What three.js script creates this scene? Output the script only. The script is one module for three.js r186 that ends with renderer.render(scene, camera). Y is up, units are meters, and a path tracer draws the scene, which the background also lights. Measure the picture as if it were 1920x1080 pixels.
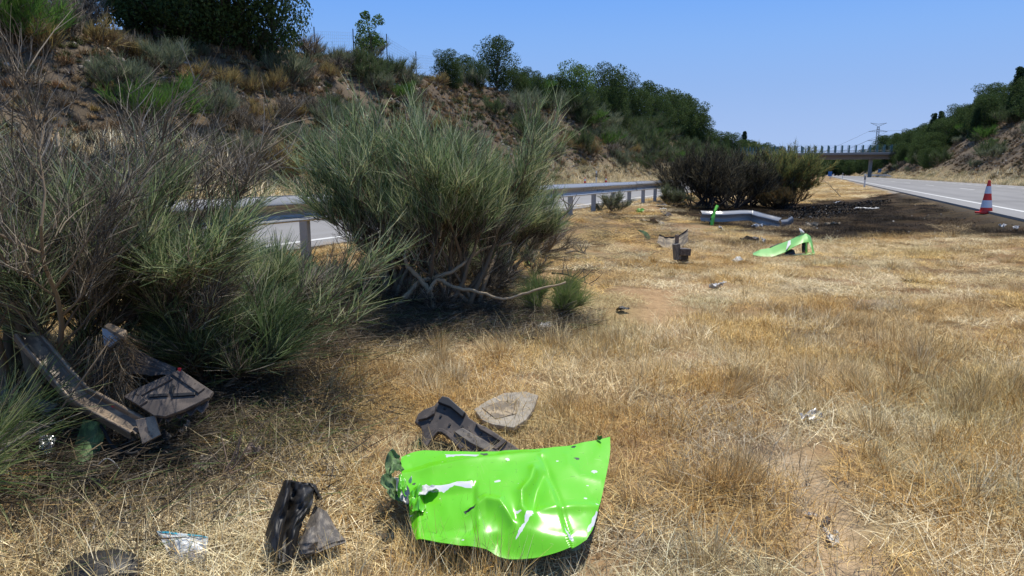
import * as THREE from 'three';
import { mergeGeometries } from 'three/addons/utils/BufferGeometryUtils.js';
import { RoundedBoxGeometry } from 'three/addons/geometries/RoundedBoxGeometry.js';

// ------------------------------------------------------------------ camera, sky, sun, exposure
const scene = new THREE.Scene();
const FPX = 1280, PITCH = Math.atan(214 / FPX), YAW = Math.atan(577 / FPX * Math.cos(PITCH)); // the road runs along -z
const camera = new THREE.PerspectiveCamera(2 * Math.atan(540 / FPX) * 180 / Math.PI, 16 / 9, 0.05, 3000);
camera.position.set(0, 1.6, 0);
camera.rotation.order = 'YXZ';
camera.rotation.set(-PITCH, YAW, 0);
camera.updateMatrixWorld(true);
const renderer = new THREE.WebGLRenderer({ antialias: true });
renderer.toneMapping = THREE.LinearToneMapping;
renderer.toneMappingExposure = 1.0;
renderer.shadowMap.enabled = true;
{
  const W = 64, H = 256, d = new Float32Array(W * H * 4);
  const stops = [[-90, .2, .17, .13], [-1, .3, .33, .4], [0, .43, .57, .86], [3, .38, .535, .865], [6.5, .309, .491, .868], [10, .255, .47, .91], [13.5, .19, .42, .935], [30, .15, .34, .78], [60, .14, .27, .58], [90, .13, .25, .52]];
  for (let j = 0; j < H; j++) {
    const e = (j + .5) / H * 180 - 90;
    let k = 0; while (k < stops.length - 2 && e > stops[k + 1][0]) k++;
    const a = stops[k], b = stops[k + 1], t = Math.min(1, Math.max(0, (e - a[0]) / (b[0] - a[0])));
    for (let i = 0; i < W; i++) { const o = (j * W + i) * 4, ph = ((i + .5) / W - .5) * 2 * Math.PI, toSun = Math.cos(ph + Math.PI / 2 - .24), k = e > 0 ? [1 - .11 * (1 - toSun), 1 - .045 * (1 - toSun), 1 - .02 * (1 - toSun)] : [1, 1, 1]; for (let c = 0; c < 3; c++) d[o + c] = (a[c + 1] + (b[c + 1] - a[c + 1]) * t) * k[c]; d[o + 3] = 1; }
  }
  const sky = new THREE.DataTexture(d, W, H, THREE.RGBAFormat, THREE.FloatType);
  sky.mapping = THREE.EquirectangularReflectionMapping; sky.magFilter = THREE.LinearFilter; sky.minFilter = THREE.LinearFilter; sky.needsUpdate = true;
  scene.background = sky; scene.environment = sky;
}
const sun = new THREE.DirectionalLight(new THREE.Color(1, .94, .83), 5);
{
  const el = 69 * Math.PI / 180, az = 14 * Math.PI / 180;
  sun.position.set(Math.sin(az) * Math.cos(el) * 120, Math.sin(el) * 120, -Math.cos(az) * Math.cos(el) * 120 - 30);
  sun.target.position.set(0, 0, -30); scene.add(sun, sun.target);
  sun.castShadow = true; sun.shadow.mapSize.set(4096, 4096);
  Object.assign(sun.shadow.camera, { left: -60, right: 60, top: 60, bottom: -60, near: 1, far: 400 });
}

// ------------------------------------------------------------------ helpers
const V = (x, y, z) => new THREE.Vector3(x, y, z);
function rng(seed) { let a = seed >>> 0; return () => { a |= 0; a = a + 0x6D2B79F5 | 0; let t = Math.imul(a ^ a >>> 15, 1 | a); t = t + Math.imul(t ^ t >>> 7, 61 | t) ^ t; return ((t ^ t >>> 14) >>> 0) / 4294967296; }; }
function hash(i, j) { let h = Math.imul(i, 374761393) + Math.imul(j, 668265263) | 0; h = Math.imul(h ^ h >>> 13, 1274126177); return ((h ^ h >>> 16) >>> 0) / 4294967296; }
function noise(x, y) {
  const i = Math.floor(x), j = Math.floor(y); let u = x - i, v = y - j; u = u * u * (3 - 2 * u); v = v * v * (3 - 2 * v);
  const a = hash(i, j), b = hash(i + 1, j), c = hash(i, j + 1), d = hash(i + 1, j + 1);
  return a + (b - a) * u + (c - a) * v + (a - b - c + d) * u * v;
}
function fbm(x, y, o = 4) { let s = 0, a = .5, n = 0; for (let k = 0; k < o; k++) { s += a * noise(x, y); n += a; x = x * 2.03 + 17.3; y = y * 2.03 + 9.1; a *= .5; } return s / n; }
const clamp = (x, a, b) => Math.min(b, Math.max(a, x)), mixn = (a, b, t) => a + (b - a) * t;
const ss = (a, b, x) => { const t = clamp((x - a) / (b - a), 0, 1); return t * t * (3 - 2 * t); };
const mixc = (a, b, t) => [mixn(a[0], b[0], t), mixn(a[1], b[1], t), mixn(a[2], b[2], t)];

// ------------------------------------------------------------------ terrain heights (metres; the median is a shallow swale between two carriageways)
const PROF = [[-400, 14], [-60, 10.6], [-34, 9.8], [-28.8, 9.2], [-27.5, 8.6], [-18.6, 1.1], [-17.6, .6], [-17, .56], [-6.5, .56], [-5.6, .53], [-4.4, .3], [-3, .1], [-1.6, .02], [0, 0], [1.6, .06], [3, .28], [3.9, .47], [4.3, .545], [5, .56], [15.3, .56], [16, .62], [17.2, 1.2], [28, 10], [29.5, 10.6], [40, 11.5], [80, 13], [400, 16]];
function prof(x) { let k = 0; while (k < PROF.length - 2 && x > PROF[k + 1][0]) k++; const a = PROF[k], b = PROF[k + 1]; return a[1] + (b[1] - a[1]) * clamp((x - a[0]) / (b[0] - a[0]), 0, 1); }
const FURROW = [];   // filled below, world x,z of the wheel furrow
function furrowAt(x, z) { let m = 9; for (let i = 0; i + 1 < FURROW.length; i++) { const [ax, az] = FURROW[i], [bx, bz] = FURROW[i + 1]; const t = clamp(((x - ax) * (bx - ax) + (z - az) * (bz - az)) / ((bx - ax) ** 2 + (bz - az) ** 2), 0, 1); m = Math.min(m, Math.hypot(x - ax - (bx - ax) * t, z - az - (bz - az) * t)); } return m; }
function ground(x, z) {
  const s = -z; let y = prof(x);
  const road = x > -17.2 && x < -6.4 || x > 4.2 && x < 15.4;
  if (x > -6.4 && x < 4.2) { const e = Math.min(ss(-6.4, -5.4, x), 1 - ss(3.4, 4.2, x)); y += e * ((fbm(x * .9 + 31, z * .9) - .5) * .10 + (fbm(x * 4, z * 4 + 7, 2) - .5) * .035); if (FURROW.length && s < 8) y -= .075 * (1 - ss(.05, .2, furrowAt(x, z) + .06 * (noise(x * 9, z * 9) - .5))); }
  else if (!road) { const e = x < 0 ? 1 - ss(-19.5, -17.3, x) : ss(15.5, 17.5, x); y += e * ((fbm(x * .12 + 5, z * .12) - .5) * 2.2 + (fbm(x * .6, z * .6 + 3, 3) - .5) * .7 - .5 * Math.pow(1 - Math.abs(2 * noise(z * .42 + x * .05, x * .07) - 1), 4)); }
  if (x < -24) y -= 1.5 * (1 - ss(-28, -24, x)) * Math.exp(-(((s - 20.5) / 4) ** 2));
  if (!road && s > 230) { const far = ss(230, 420, s); y = x < -17 ? mixn(y, Math.min(y, 3) + 4 * far, far * .6) : y; }
  return y;
}
// pixel of the 1920x1080 photograph -> viewing ray -> point on ground / plane / depth
const CR = new THREE.Matrix3().setFromMatrix4(camera.matrixWorld);
const ray = (px, py) => V((px - 960) / FPX, (540 - py) / FPX, -1).applyMatrix3(CR);
function G(px, py, lift = 0) { const d = ray(px, py).normalize(), o = camera.position; let t = .5, p = V(); for (let k = 0; k < 4000; k++) { p.copy(d).multiplyScalar(t).add(o); const g = p.y - ground(p.x, p.z) - lift; if (g < .002) break; t += Math.max(.002, g * .7); if (t > 900) break; } return p; }
function D(px, py, depth) { return ray(px, py).multiplyScalar(depth).add(camera.position); }
function PL(px, py, pt, n) { const d = ray(px, py); return d.multiplyScalar(pt.clone().sub(camera.position).dot(n) / d.dot(n)).add(camera.position); }
const VIEW = V(-Math.sin(YAW), 0, -Math.cos(YAW)), RIGHT = V(Math.cos(YAW), 0, -Math.sin(YAW)), UPV = V(0, 1, 0);
for (const [a, b] of [[1490, 800], [1440, 835], [1470, 860], [1505, 895], [1530, 940], [1545, 990], [1570, 1040], [1610, 1100]]) { const p = G(a, b); FURROW.push([p.x, p.z]); }

// ------------------------------------------------------------------ naming and tagging
const used = new Map();
function numbered(n) { const k = used.get(n) || 0; used.set(n, k + 1); return k ? `${n}_${String(k).padStart(3, '0')}` : n; }
function tag(o, label, category, group, kind) { o.userData.label = label; if (category) o.userData.category = category; if (group) o.userData.group = group; if (kind) o.userData.kind = kind; return o; }
function thing(name, label, category, group, pos) { const g = new THREE.Group(); g.name = numbered(name); if (pos) g.position.copy(pos); scene.add(g); return tag(g, label, category, group); }
function mesh(name, geo, mat, parent, kind) { const m = new THREE.Mesh(geo, mat); m.name = parent ? name : numbered(name); m.castShadow = m.receiveShadow = true; (parent || scene).add(m); if (kind) m.userData.kind = kind; return m; }
function copyOf(src, pos, turn, scale, label, category, group) { const c = src.clone(); c.name = numbered(src.userData.base || src.name); c.position.copy(pos); c.rotation.y = turn; if (Array.isArray(scale)) c.scale.set(...scale); else c.scale.setScalar(scale); c.userData = { label, category, group }; scene.add(c); return c; }

// geometry collector
class GB {
  constructor() { this.p = []; this.c = []; this.i = []; }
  v(x, y, z, c) { this.p.push(x, y, z); this.c.push(c[0], c[1], c[2]); return this.p.length / 3 - 1; }
  tri(a, b, c) { this.i.push(a, b, c); }
  quad(a, b, c, d) { this.i.push(a, b, c, a, c, d); }
  // a thin blade or whip: centre line bends by `bend` (vector added quadratically)
  blade(p, d, len, w, bend, segs, c, side, taper = .15) {
    let pl, pr;
    for (let k = 0; k <= segs; k++) {
      const t = k / segs, x = p.x + d.x * len * t + bend.x * t * t, y = p.y + d.y * len * t + bend.y * t * t, z = p.z + d.z * len * t + bend.z * t * t;
      const h = w * .5 * (1 - (1 - taper) * t * t), l = this.v(x - side.x * h, y - side.y * h, z - side.z * h, c), r = this.v(x + side.x * h, y + side.y * h, z + side.z * h, c);
      if (k) this.quad(pl, pr, r, l); pl = l; pr = r;
    }
  }
  tube(pts, radii, sides, c) {
    let prev = null, ref = V(.31, .2, .93).normalize();
    for (let k = 0; k < pts.length; k++) {
      const t = (k < pts.length - 1 ? pts[k + 1].clone().sub(pts[k]) : pts[k].clone().sub(pts[k - 1])).normalize();
      const a = V().crossVectors(t, ref); if (a.lengthSq() < .01) a.crossVectors(t, V(1, 0, 0)); a.normalize(); const b = V().crossVectors(t, a);
      const ring = []; for (let s = 0; s < sides; s++) { const an = s / sides * Math.PI * 2, ca = Math.cos(an) * radii[k], sa = Math.sin(an) * radii[k]; ring.push(this.v(pts[k].x + a.x * ca + b.x * sa, pts[k].y + a.y * ca + b.y * sa, pts[k].z + a.z * ca + b.z * sa, c)); }
      if (prev) for (let s = 0; s < sides; s++) this.quad(prev[s], prev[(s + 1) % sides], ring[(s + 1) % sides], ring[s]);
      prev = ring;
    }
    for (let s = 1; s + 1 < sides; s++) this.tri(prev[0], prev[s], prev[s + 1]);
  }
  geo() { const g = new THREE.BufferGeometry(); g.setAttribute('position', new THREE.Float32BufferAttribute(this.p, 3)); g.setAttribute('color', new THREE.Float32BufferAttribute(this.c, 3)); g.setIndex(this.i); g.computeVertexNormals(); return g; }
}
// closed sheet of metal: f(u, v) -> point; thickness downwards along the normal
function sheet(f, nu, nv, th, uvf) {
  const P = [], N = [], W = nu + 1;
  for (let j = 0; j <= nv; j++) for (let i = 0; i <= nu; i++) P.push(f(i / nu, j / nv));
  const at = (i, j) => P[clamp(j, 0, nv) * W + clamp(i, 0, nu)];
  for (let j = 0; j <= nv; j++) for (let i = 0; i <= nu; i++) N.push(V().crossVectors(at(i, j + 1).clone().sub(at(i, j - 1)), at(i + 1, j).clone().sub(at(i - 1, j))).normalize());
  const pos = [], uv = [], idx = [];
  for (let s = 0; s < 2; s++) for (let k = 0; k < P.length; k++) { const q = P[k].clone().addScaledVector(N[k], -s * th); pos.push(q.x, q.y, q.z); const u = (k % W) / nu, v = Math.floor(k / W) / nv; uv.push(...(uvf ? uvf(u, v) : [u, v])); }
  const n = P.length;
  for (let j = 0; j < nv; j++) for (let i = 0; i < nu; i++) { const a = j * W + i, b = a + 1, c = a + W, d = c + 1; idx.push(a, c, b, b, c, d, a + n, b + n, c + n, b + n, d + n, c + n); }
  const rim = []; for (let i = 0; i < nu; i++) rim.push(i); for (let j = 0; j < nv; j++) rim.push(j * W + nu); for (let i = nu; i > 0; i--) rim.push(nv * W + i); for (let j = nv; j > 0; j--) rim.push(j * W);
  const base = pos.length / 3; rim.forEach(k => { for (const s of [0, 1]) { const m = (k + s * n) * 3; pos.push(pos[m], pos[m + 1], pos[m + 2]); uv.push(uv[(k + s * n) * 2], uv[(k + s * n) * 2 + 1]); } });
  for (let k = 0; k < rim.length; k++) { const a = base + k * 2, b = base + (k + 1) % rim.length * 2; idx.push(a, b, a + 1, b, b + 1, a + 1); }
  const g = new THREE.BufferGeometry(); g.setAttribute('position', new THREE.Float32BufferAttribute(pos, 3)); g.setAttribute('uv', new THREE.Float32BufferAttribute(uv, 2)); g.setIndex(idx); g.computeVertexNormals(); return g;
}
function polyAt(pts, t) { const n = pts.length - 1, k = Math.min(n - 1, Math.floor(t * n)), f = t * n - k; return pts[k].map((a, i) => a + (pts[k + 1][i] - a) * f); }
function splAt(curve, t) { const p = curve.getPoint(t); return [p.x, p.y]; }
const curve2 = pts => new THREE.CatmullRomCurve3(pts.map(p => V(p[0], p[1], 0)), false, 'centripetal');
// sweep of an open 2-D profile [a, b] along 3-D points; a along `up`, b along side; thickness th
function sweep(prof2, pts, ups, th) {
  return sheet((u, v) => {
    const n = pts.length - 1, k = Math.min(n - 1, Math.floor(u * n)), f = u * n - k, p = pts[k].clone().lerp(pts[k + 1], f);
    const t0 = pts[k + 1].clone().sub(pts[k]).normalize(), kk = f > .5 ? Math.min(n - 1, k + 1) : Math.max(0, k - 1), t1 = pts[kk + 1].clone().sub(pts[kk]).normalize(), t = t0.lerp(t1, Math.abs(f - .5) * .98).normalize();
    const up = (ups.isVector3 ? ups : ups[k].clone().lerp(ups[k + 1], f)).clone(); const side = V().crossVectors(t, up).normalize(); const u2 = V().crossVectors(side, t).normalize();
    const [a, b] = polyAt(prof2, v); return p.addScaledVector(u2, a).addScaledVector(side, b);
  }, (pts.length - 1) * 4, (prof2.length - 1) * 2, th);
}
// plate cut to a pixel outline standing on a plane (point, normal): its size and depth come from that plane
function plate(outline, pt, n, th, bevel = .003, holes = []) {
  const ax = V().crossVectors(UPV, n); if (ax.lengthSq() < 1e-4) ax.copy(RIGHT); ax.normalize(); const ay = V().crossVectors(n, ax).normalize();
  const to2 = ([a, b]) => { const q = PL(a, b, pt, n).sub(pt); return new THREE.Vector2(q.dot(ax), q.dot(ay)); };
  const sh = new THREE.Shape(outline.map(to2)); for (const h of holes) sh.holes.push(new THREE.Path(h.map(to2)));
  const g = new THREE.ExtrudeGeometry(sh, { depth: th, bevelEnabled: bevel > 0, bevelThickness: bevel, bevelSize: bevel, bevelSegments: 2, curveSegments: 6 });
  g.translate(0, 0, -th); g.applyMatrix4(new THREE.Matrix4().makeBasis(ax, ay, n).setPosition(pt)); return g;
}

// ------------------------------------------------------------------ textures
function tex(w, h, f, srgb) { const d = new Uint8Array(w * h * 4); for (let j = 0; j < h; j++) for (let i = 0; i < w; i++) { const c = f(i / w, j / h, i, j), o = (j * w + i) * 4; d[o] = clamp(c[0] * 255, 0, 255); d[o + 1] = clamp(c[1] * 255, 0, 255); d[o + 2] = clamp(c[2] * 255, 0, 255); d[o + 3] = 255; } const t = new THREE.DataTexture(d, w, h); t.wrapS = t.wrapT = THREE.RepeatWrapping; t.magFilter = THREE.LinearFilter; t.minFilter = THREE.LinearMipmapLinearFilter; t.generateMipmaps = true; if (srgb) t.colorSpace = THREE.SRGBColorSpace; t.needsUpdate = true; return t; }
function tile(u, v, n, seed) { // tileable value noise
  const x = u * n, y = v * n, i = Math.floor(x), j = Math.floor(y); let a = x - i, b = y - j; a = a * a * (3 - 2 * a); b = b * b * (3 - 2 * b); const m = k => ((k % n) + n) % n + seed * 131;
  const p = hash(m(i), m(j)), q = hash(m(i + 1), m(j)), r = hash(m(i), m(j + 1)), s = hash(m(i + 1), m(j + 1)); return p + (q - p) * a + (r - p) * b + (p - q - r + s) * a * b;
}
const soilTex = tex(512, 512, (u, v, i, j) => { const f = .5 * tile(u, v, 24, 1) + .3 * tile(u, v, 70, 2) + .2 * hash(i, j); const g = .62 + .55 * f; return [g, g * .985, g * .96]; }, false);
const soilBump = tex(512, 512, (u, v, i, j) => { const f = .45 * tile(u, v, 30, 3) + .35 * tile(u, v, 90, 4) + .2 * hash(i, j + 900); return [f, f, f]; }, false);
const asphTex = tex(512, 512, (u, v, i, j) => { const g = .78 + .12 * tile(u, v, 6, 5) + .1 * tile(u, v, 50, 6) + .22 * (hash(i, j + 77) - .5); return [g, g, g]; }, false);
const roadTex = tex(512, 2048, (u, v, i, j) => { let g = .82 + .1 * tile(u, v, 5, 21) + .12 * tile(u, v, 40, 22) + .14 * (hash(i, j + 5) - .5); const m = u * 11.15; for (const c of [1.6, 3.4, 5.6, 7.4]) g -= .1 * Math.exp(-(((m - c) / .38) ** 2)) * (.6 + .8 * tile(u, v, 7, 23)); if (m < .7 || m > 9.2) g += .08 * tile(u, v, 30, 24); const cr = Math.abs(tile(u * .9, v, 9, 25) - .5); if (cr < .012 && tile(u, v, 4, 26) > .5) g -= .3; if (Math.abs(m - 4.75 - .05 * tile(u, v, 16, 27)) < .03) g -= .25; if (v > .31 && v < .36 && m > 1.1 && m < 4.2) g -= .16; if (v > .7 && v < .73 && m > 5.2) g -= .13; return [g, g * .99, g * .97]; }, false);
const metalRough = tex(256, 256, (u, v, i, j) => { const f = .35 + .35 * tile(u, v, 8, 7) + .2 * tile(u, v, 40, 8); return [f, f, f]; }, false);
const dustTex = tex(512, 512, (u, v, i, j) => { const a = .5 * tile(u, v, 9, 11) + .3 * tile(u, v, 34, 12) + .2 * hash(i, j + 31), b = tile(u, v, 60, 13) * .6 + tile(u, v, 14, 14) * .4; const s = ss(.42, .68, a); let c = mixc([.42, .4, .39], [1, .92, .8], s); if (b > .72) c = mixc(c, [.25, .22, .2], .7); return c; }, false);

// ------------------------------------------------------------------ materials
const std = (c, rough = .9, metal = 0, o = {}) => { const m = new THREE.MeshStandardMaterial({ roughness: rough, metalness: metal, side: THREE.DoubleSide, ...o }); m.color.setRGB(...c); return m; };
const phys = (c, o) => { const m = new THREE.MeshPhysicalMaterial({ side: THREE.DoubleSide, ...o }); m.color.setRGB(...c); return m; };
const M = {
  ground: phys([1, 1, 1], { roughness: 1, specularIntensity: .15, vertexColors: true, map: soilTex, bumpMap: soilBump, bumpScale: .02 }),
  asphalt: std([.25, .242, .235], .9, 0, { map: roadTex }),
  paint: std([.66, .66, .64], .75, 0, { map: soilTex }),
  grass: phys([1, 1, 1], { roughness: .9, specularIntensity: .2, vertexColors: true }),
  stem: phys([1, 1, 1], { vertexColors: true, roughness: 1, transmission: .35, thickness: 0, specularIntensity: .25 }),
  bark: std([1, 1, 1], .95, 0, { vertexColors: true }),
  leaf: phys([1, 1, 1], { vertexColors: true, roughness: 1, transmission: .3, thickness: 0, specularIntensity: .25 }),
  galv: std([.36, .355, .35], .5, .2, { roughnessMap: metalRough }),
  galvPost: std([.33, .34, .35], .6, .5),
  rust: std([.2, .15, .12], .8, .2),
  black: std([.018, .018, .02], .55),
  rubber: std([.032, .031, .031], .55, 0, { map: dustTex }),
  darkPlastic: std([.15, .13, .122], .75, 0, { map: dustTex }),
  greyPlastic: std([.24, .225, .21], .75, 0, { map: dustTex }),
  dustyAlu: std([.34, .28, .22], .6, .12, { map: dustTex, roughnessMap: metalRough }),
  alu: std([.62, .63, .65], .32, .85),
  green: phys([.13, .55, .012], { roughness: .42, clearcoat: 1, clearcoatRoughness: .14 }),
  greenDull: std([.17, .3, .12], .75, 0, { map: dustTex }),
  greenMid: phys([.16, .46, .05], { roughness: .5, clearcoat: .6, clearcoatRoughness: .3 }),
  primer: std([.58, .57, .56], .7),
  underside: std([.13, .18, .12], .6, .1),
  coneRed: std([.72, .035, .022], .5), coneWhite: std([.66, .66, .7], .45),
  white: std([.72, .72, .7], .55), red: std([.6, .02, .03], .5), blue: std([.02, .14, .42], .5), concrete: std([.34, .32, .3], .9, 0, { map: soilTex }),
  bridge: std([.24, .2, .17], .9), screen: std([.1, .2, .2], .4, .2), steelDark: std([.12, .13, .13], .6, .5), tan: std([.42, .36, .27], .9, 0, { map: dustTex }),
  ash: std([.012, .012, .013], .5), charGlass: std([.03, .03, .034], .18, .3), pale: std([.6, .58, .52], .8),
  wood: std([.1, .08, .06], .95),
};
M.ashBits = phys([1, 1, 1], { roughness: .6, specularIntensity: .2 });
M.bag = phys([.93, .95, .96], { roughness: .35, transmission: .62, thickness: 0, ior: 1.45 });
M.stone = std([1, 1, 1], .95);
M.wire = std([.1, .105, .11], .6, .4);

// ------------------------------------------------------------------ burn scar and track masks on the ground (world polygons)
const poly = pts => pts.map(([a, b]) => { const p = G(a, b); return [p.x, p.z]; });
function inside(P, x, z) { let c = false; for (let i = 0, j = P.length - 1; i < P.length; j = i++) if ((P[i][1] > z) !== (P[j][1] > z) && x < (P[j][0] - P[i][0]) * (z - P[i][1]) / (P[j][1] - P[i][1]) + P[i][0]) c = !c; return c; }
function edgeDist(P, x, z) { let m = 99; for (let i = 0, j = P.length - 1; i < P.length; j = i++) { const [ax, az] = P[j], [bx, bz] = P[i], t = clamp(((x - ax) * (bx - ax) + (z - az) * (bz - az)) / ((bx - ax) ** 2 + (bz - az) ** 2 + 1e-9), 0, 1); m = Math.min(m, Math.hypot(x - ax - (bx - ax) * t, z - az - (bz - az) * t)); } return inside(P, x, z) ? m : -m; }
const BURN = poly([[1285, 404], [1300, 390], [1400, 384], [1480, 388], [1560, 376], [1640, 364], [1690, 362], [1760, 378], [1850, 393], [1960, 404], [1960, 436], [1830, 432], [1720, 436], [1640, 436], [1560, 448], [1500, 446], [1440, 436], [1380, 428], [1320, 420]]);
const ASHP = poly([[1462, 396], [1500, 388], [1560, 384], [1620, 378], [1668, 374], [1655, 388], [1610, 400], [1560, 408], [1500, 410], [1470, 406]]);
const BURN2 = poly([[1340, 452], [1380, 446], [1460, 450], [1480, 460], [1400, 468], [1350, 464]]);
const PATH = poly([[1170, 560], [1215, 540], [1290, 545], [1310, 590], [1290, 640], [1200, 650], [1150, 620]]);
const SHADED_LITTER = poly([[560, 560], [700, 545], [900, 545], [1060, 600], [1000, 640], [850, 625], [720, 640], [620, 640], [600, 700], [610, 790], [520, 890], [400, 950], [120, 960], [0, 900], [0, 700], [300, 640]]);  // broom litter; its dark tone also paints in the shade below the bushes
const MATT = poly([[1040, 420], [1180, 400], [1300, 420], [1290, 470], [1200, 500], [1090, 560], [1020, 480]]);
function burn(x, z) { if (z < -45 || z > -7) return 0; const n = (fbm(x * 1.1, z * 1.1, 3) - .5) * 1.6; return Math.max(ss(-.5, .45, edgeDist(BURN, x, z) + n + .5), .8 * ss(-.2, .5, edgeDist(BURN2, x, z) + n * .6)); }

// ------------------------------------------------------------------ ground sheet
{
  const xs = [], zs = []; const fill = (arr, a, b, st) => { for (let v = a; v < b - 1e-6; v += st) arr.push(v); };
  fill(xs, -600, -100, 50); fill(xs, -100, -36, 8); fill(xs, -36, -17, .7); fill(xs, -17, -6.6, 2); fill(xs, -6.6, 4.4, .11); fill(xs, 4.4, 15.2, 2); fill(xs, 15.2, 36, .7); fill(xs, 36, 100, 8); fill(xs, 100, 601, 50);
  fill(zs, -1500, -460, 80); fill(zs, -460, -120, 6); fill(zs, -120, -34, 1.2); fill(zs, -34, 1, .12); fill(zs, 1, 30, 3); zs.push(30);
  const pos = [], col = [], uv = [], idx = [], W = xs.length;
  const straw = [.36, .26, .13], soil = [.34, .22, .12], litter = [.15, .115, .075], burnt = [.022, .017, .013], slopeA = [.14, .106, .074], slopeB = [.11, .09, .07], slopeC = [.19, .145, .1];
  for (const z of zs) for (const x of xs) {
    pos.push(x, ground(x, z), z); uv.push(x / 1.3, z / 1.3);
    const n = fbm(x * .7, z * .7), m = fbm(x * 3 + 50, z * 3); let c;
    if (x > -7 && x < 4.6) { c = mixc(straw, soil, ss(.35, .65, n)); c = mixc(c, [.24, .19, .11], ss(.45, .7, m) * .6); if (z > -12 && z < 0) c = mixc(c, litter, .85 * ss(-.4, .3, edgeDist(SHADED_LITTER, x, z) + (m - .5))); if (z > -10 && z < 0) { c = mixc(c, [.44, .29, .16], ss(-.2, .3, edgeDist(PATH, x, z) + (n - .5)) * .8); c = mixc(c, [.47, .35, .22], 1 - ss(.08, .24, furrowAt(x, z) + (m - .5) * .15)); } c = mixc(c, burnt, burn(x, z) * (.75 + .25 * m)); if (x > 3.6) c = mixc(c, [.33, .3, .26], ss(3.8, 4.25, x + (m - .5) * .5) * (1 - .85 * burn(x, z))); }
    else { c = mixc(slopeA, slopeB, ss(.4, .62, fbm(x * .25, z * .25 + 40))); c = mixc(c, slopeC, ss(.5, .7, fbm(x * .4 + 9, z * .4))); const toe = x < 0 ? ss(-22, -18, x) : 1 - ss(16.5, 20, x); c = mixc(c, [.42, .32, .17], toe * .8); if (Math.abs(x) > 40) c = [.16, .15, .08]; }
    const k = .85 + .3 * m; col.push(c[0] * k, c[1] * k, c[2] * k);
  }
  for (let j = 0; j + 1 < zs.length; j++) for (let i = 0; i + 1 < W; i++) { const a = j * W + i; idx.push(a, a + W, a + 1, a + 1, a + W, a + W + 1); }
  const g = new THREE.BufferGeometry(); g.setAttribute('position', new THREE.Float32BufferAttribute(pos, 3)); g.setAttribute('color', new THREE.Float32BufferAttribute(col, 3)); g.setAttribute('uv', new THREE.Float32BufferAttribute(uv, 2)); g.setIndex(idx); g.computeVertexNormals();
  const o = mesh('ground', g, M.ground, null, 'structure'); tag(o, 'dry straw covered median swale between embankments of brown soil', 'ground', null, 'structure');
}

// ------------------------------------------------------------------ carriageways
const RY = .6;
function road(name, x0, x1, label, lines) {
  const g = new THREE.BoxGeometry(x1 - x0, .06, 620, 1, 1, 60); g.translate((x0 + x1) / 2, RY - .03, -290);
  const uv = g.attributes.uv, p = g.attributes.position; for (let i = 0; i < uv.count; i++) uv.setXY(i, (p.getX(i) - x0) / (x1 - x0), p.getZ(i) / 46);
  const o = mesh(name, g, M.asphalt, null, 'structure'); tag(o, label, 'road', null, 'structure');
  for (const [x, w, kind, len, per] of lines) {
    if (kind === 'edge') { const e = new THREE.PlaneGeometry(w, 618, 1, 60).rotateX(-Math.PI / 2).translate(x, RY + .004, -290); mesh('edge_line', e, M.paint, o); }
    else { const e = new THREE.PlaneGeometry(w, len).rotateX(-Math.PI / 2); for (let z = per === 17 ? -3.5 : 10; z > (per === 17 ? -330 : -170); z -= per) { const m = mesh('lane_dash', e, M.paint, o); m.position.set(x, RY + .004, z); } }
  }
}
road('road', 4.25, 15.4, 'grey asphalt carriageway with dashed lane line beside the burnt verge', [[5.07, .16, 'edge'], [9.05, .14, 'dash', 5, 17], [13.1, .16, 'dot', 2, 4]]);
road('road', -17, -6.4, 'grey asphalt carriageway behind the standing guardrail', [[-7, .16, 'edge'], [-15.2, .16, 'edge'], [-11, .14, 'dash', 5, 17]]);

// ------------------------------------------------------------------ guardrail standing along the median
const WP = [[.158, .004], [.15, .0], [.142, .012], [.10, .05], [.058, .074], [.03, .058], [.005, .03], [-.045, .018], [-.085, .022], [-.118, .062], [-.14, .074], [-.15, .062], [-.156, .05]];
{
  const X = -5.7, y = 1.19, r = rng(5), boltG = new THREE.SphereGeometry(.014, 6, 4);
  const o = thing('guardrail', 'long galvanised crash barrier standing on posts between median and far carriageway', 'guardrail', null, V(X, 0, 0));
  const zEnd = -31.2;
  for (let z = zEnd, k = 0; z < 2; z += 4, k++) {
    const a = V(.012 * (k % 2), y + .003 * (k % 2), z - .08 * (k > 0)), b = V(.012 * (k % 2), y + .003 * (k % 2), z + 4.08);
    const pts = []; for (let i = 0; i <= 4; i++) { const q = a.clone().lerp(b, i / 4); q.x += (r() - .5) * .012; q.y += (r() - .5) * .008; pts.push(q); }
    const bm = mesh('beam', sweep(WP, pts.reverse(), UPV, .004), M.galv, o);
    for (let q = 0; q < 4; q++) mesh('bolt', boltG, M.galvPost, bm).position.set(.06, y + (q < 2 ? .08 : -.1), z + .1 + .12 * (q % 2));
  }
  for (let z = zEnd + .5; z < 2; z += 2) {
    const gy = ground(X, z) - .12, h = y + .12 - gy; const sh = new THREE.Shape([[-.06, -.03], [.06, -.03], [.06, .03], [.052, .03], [.052, -.022], [-.052, -.022], [-.052, .03], [-.06, .03]].map(p => new THREE.Vector2(...p)));
    const g = new THREE.ExtrudeGeometry(sh, { depth: h, bevelEnabled: false }).rotateX(-Math.PI / 2).translate(-.09, gy, z); mesh('post', g, M.galvPost, o);
    mesh('spacer', new THREE.BoxGeometry(.09, .2, .09).translate(-.03, y, z), M.galvPost, o);
  }
}

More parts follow.
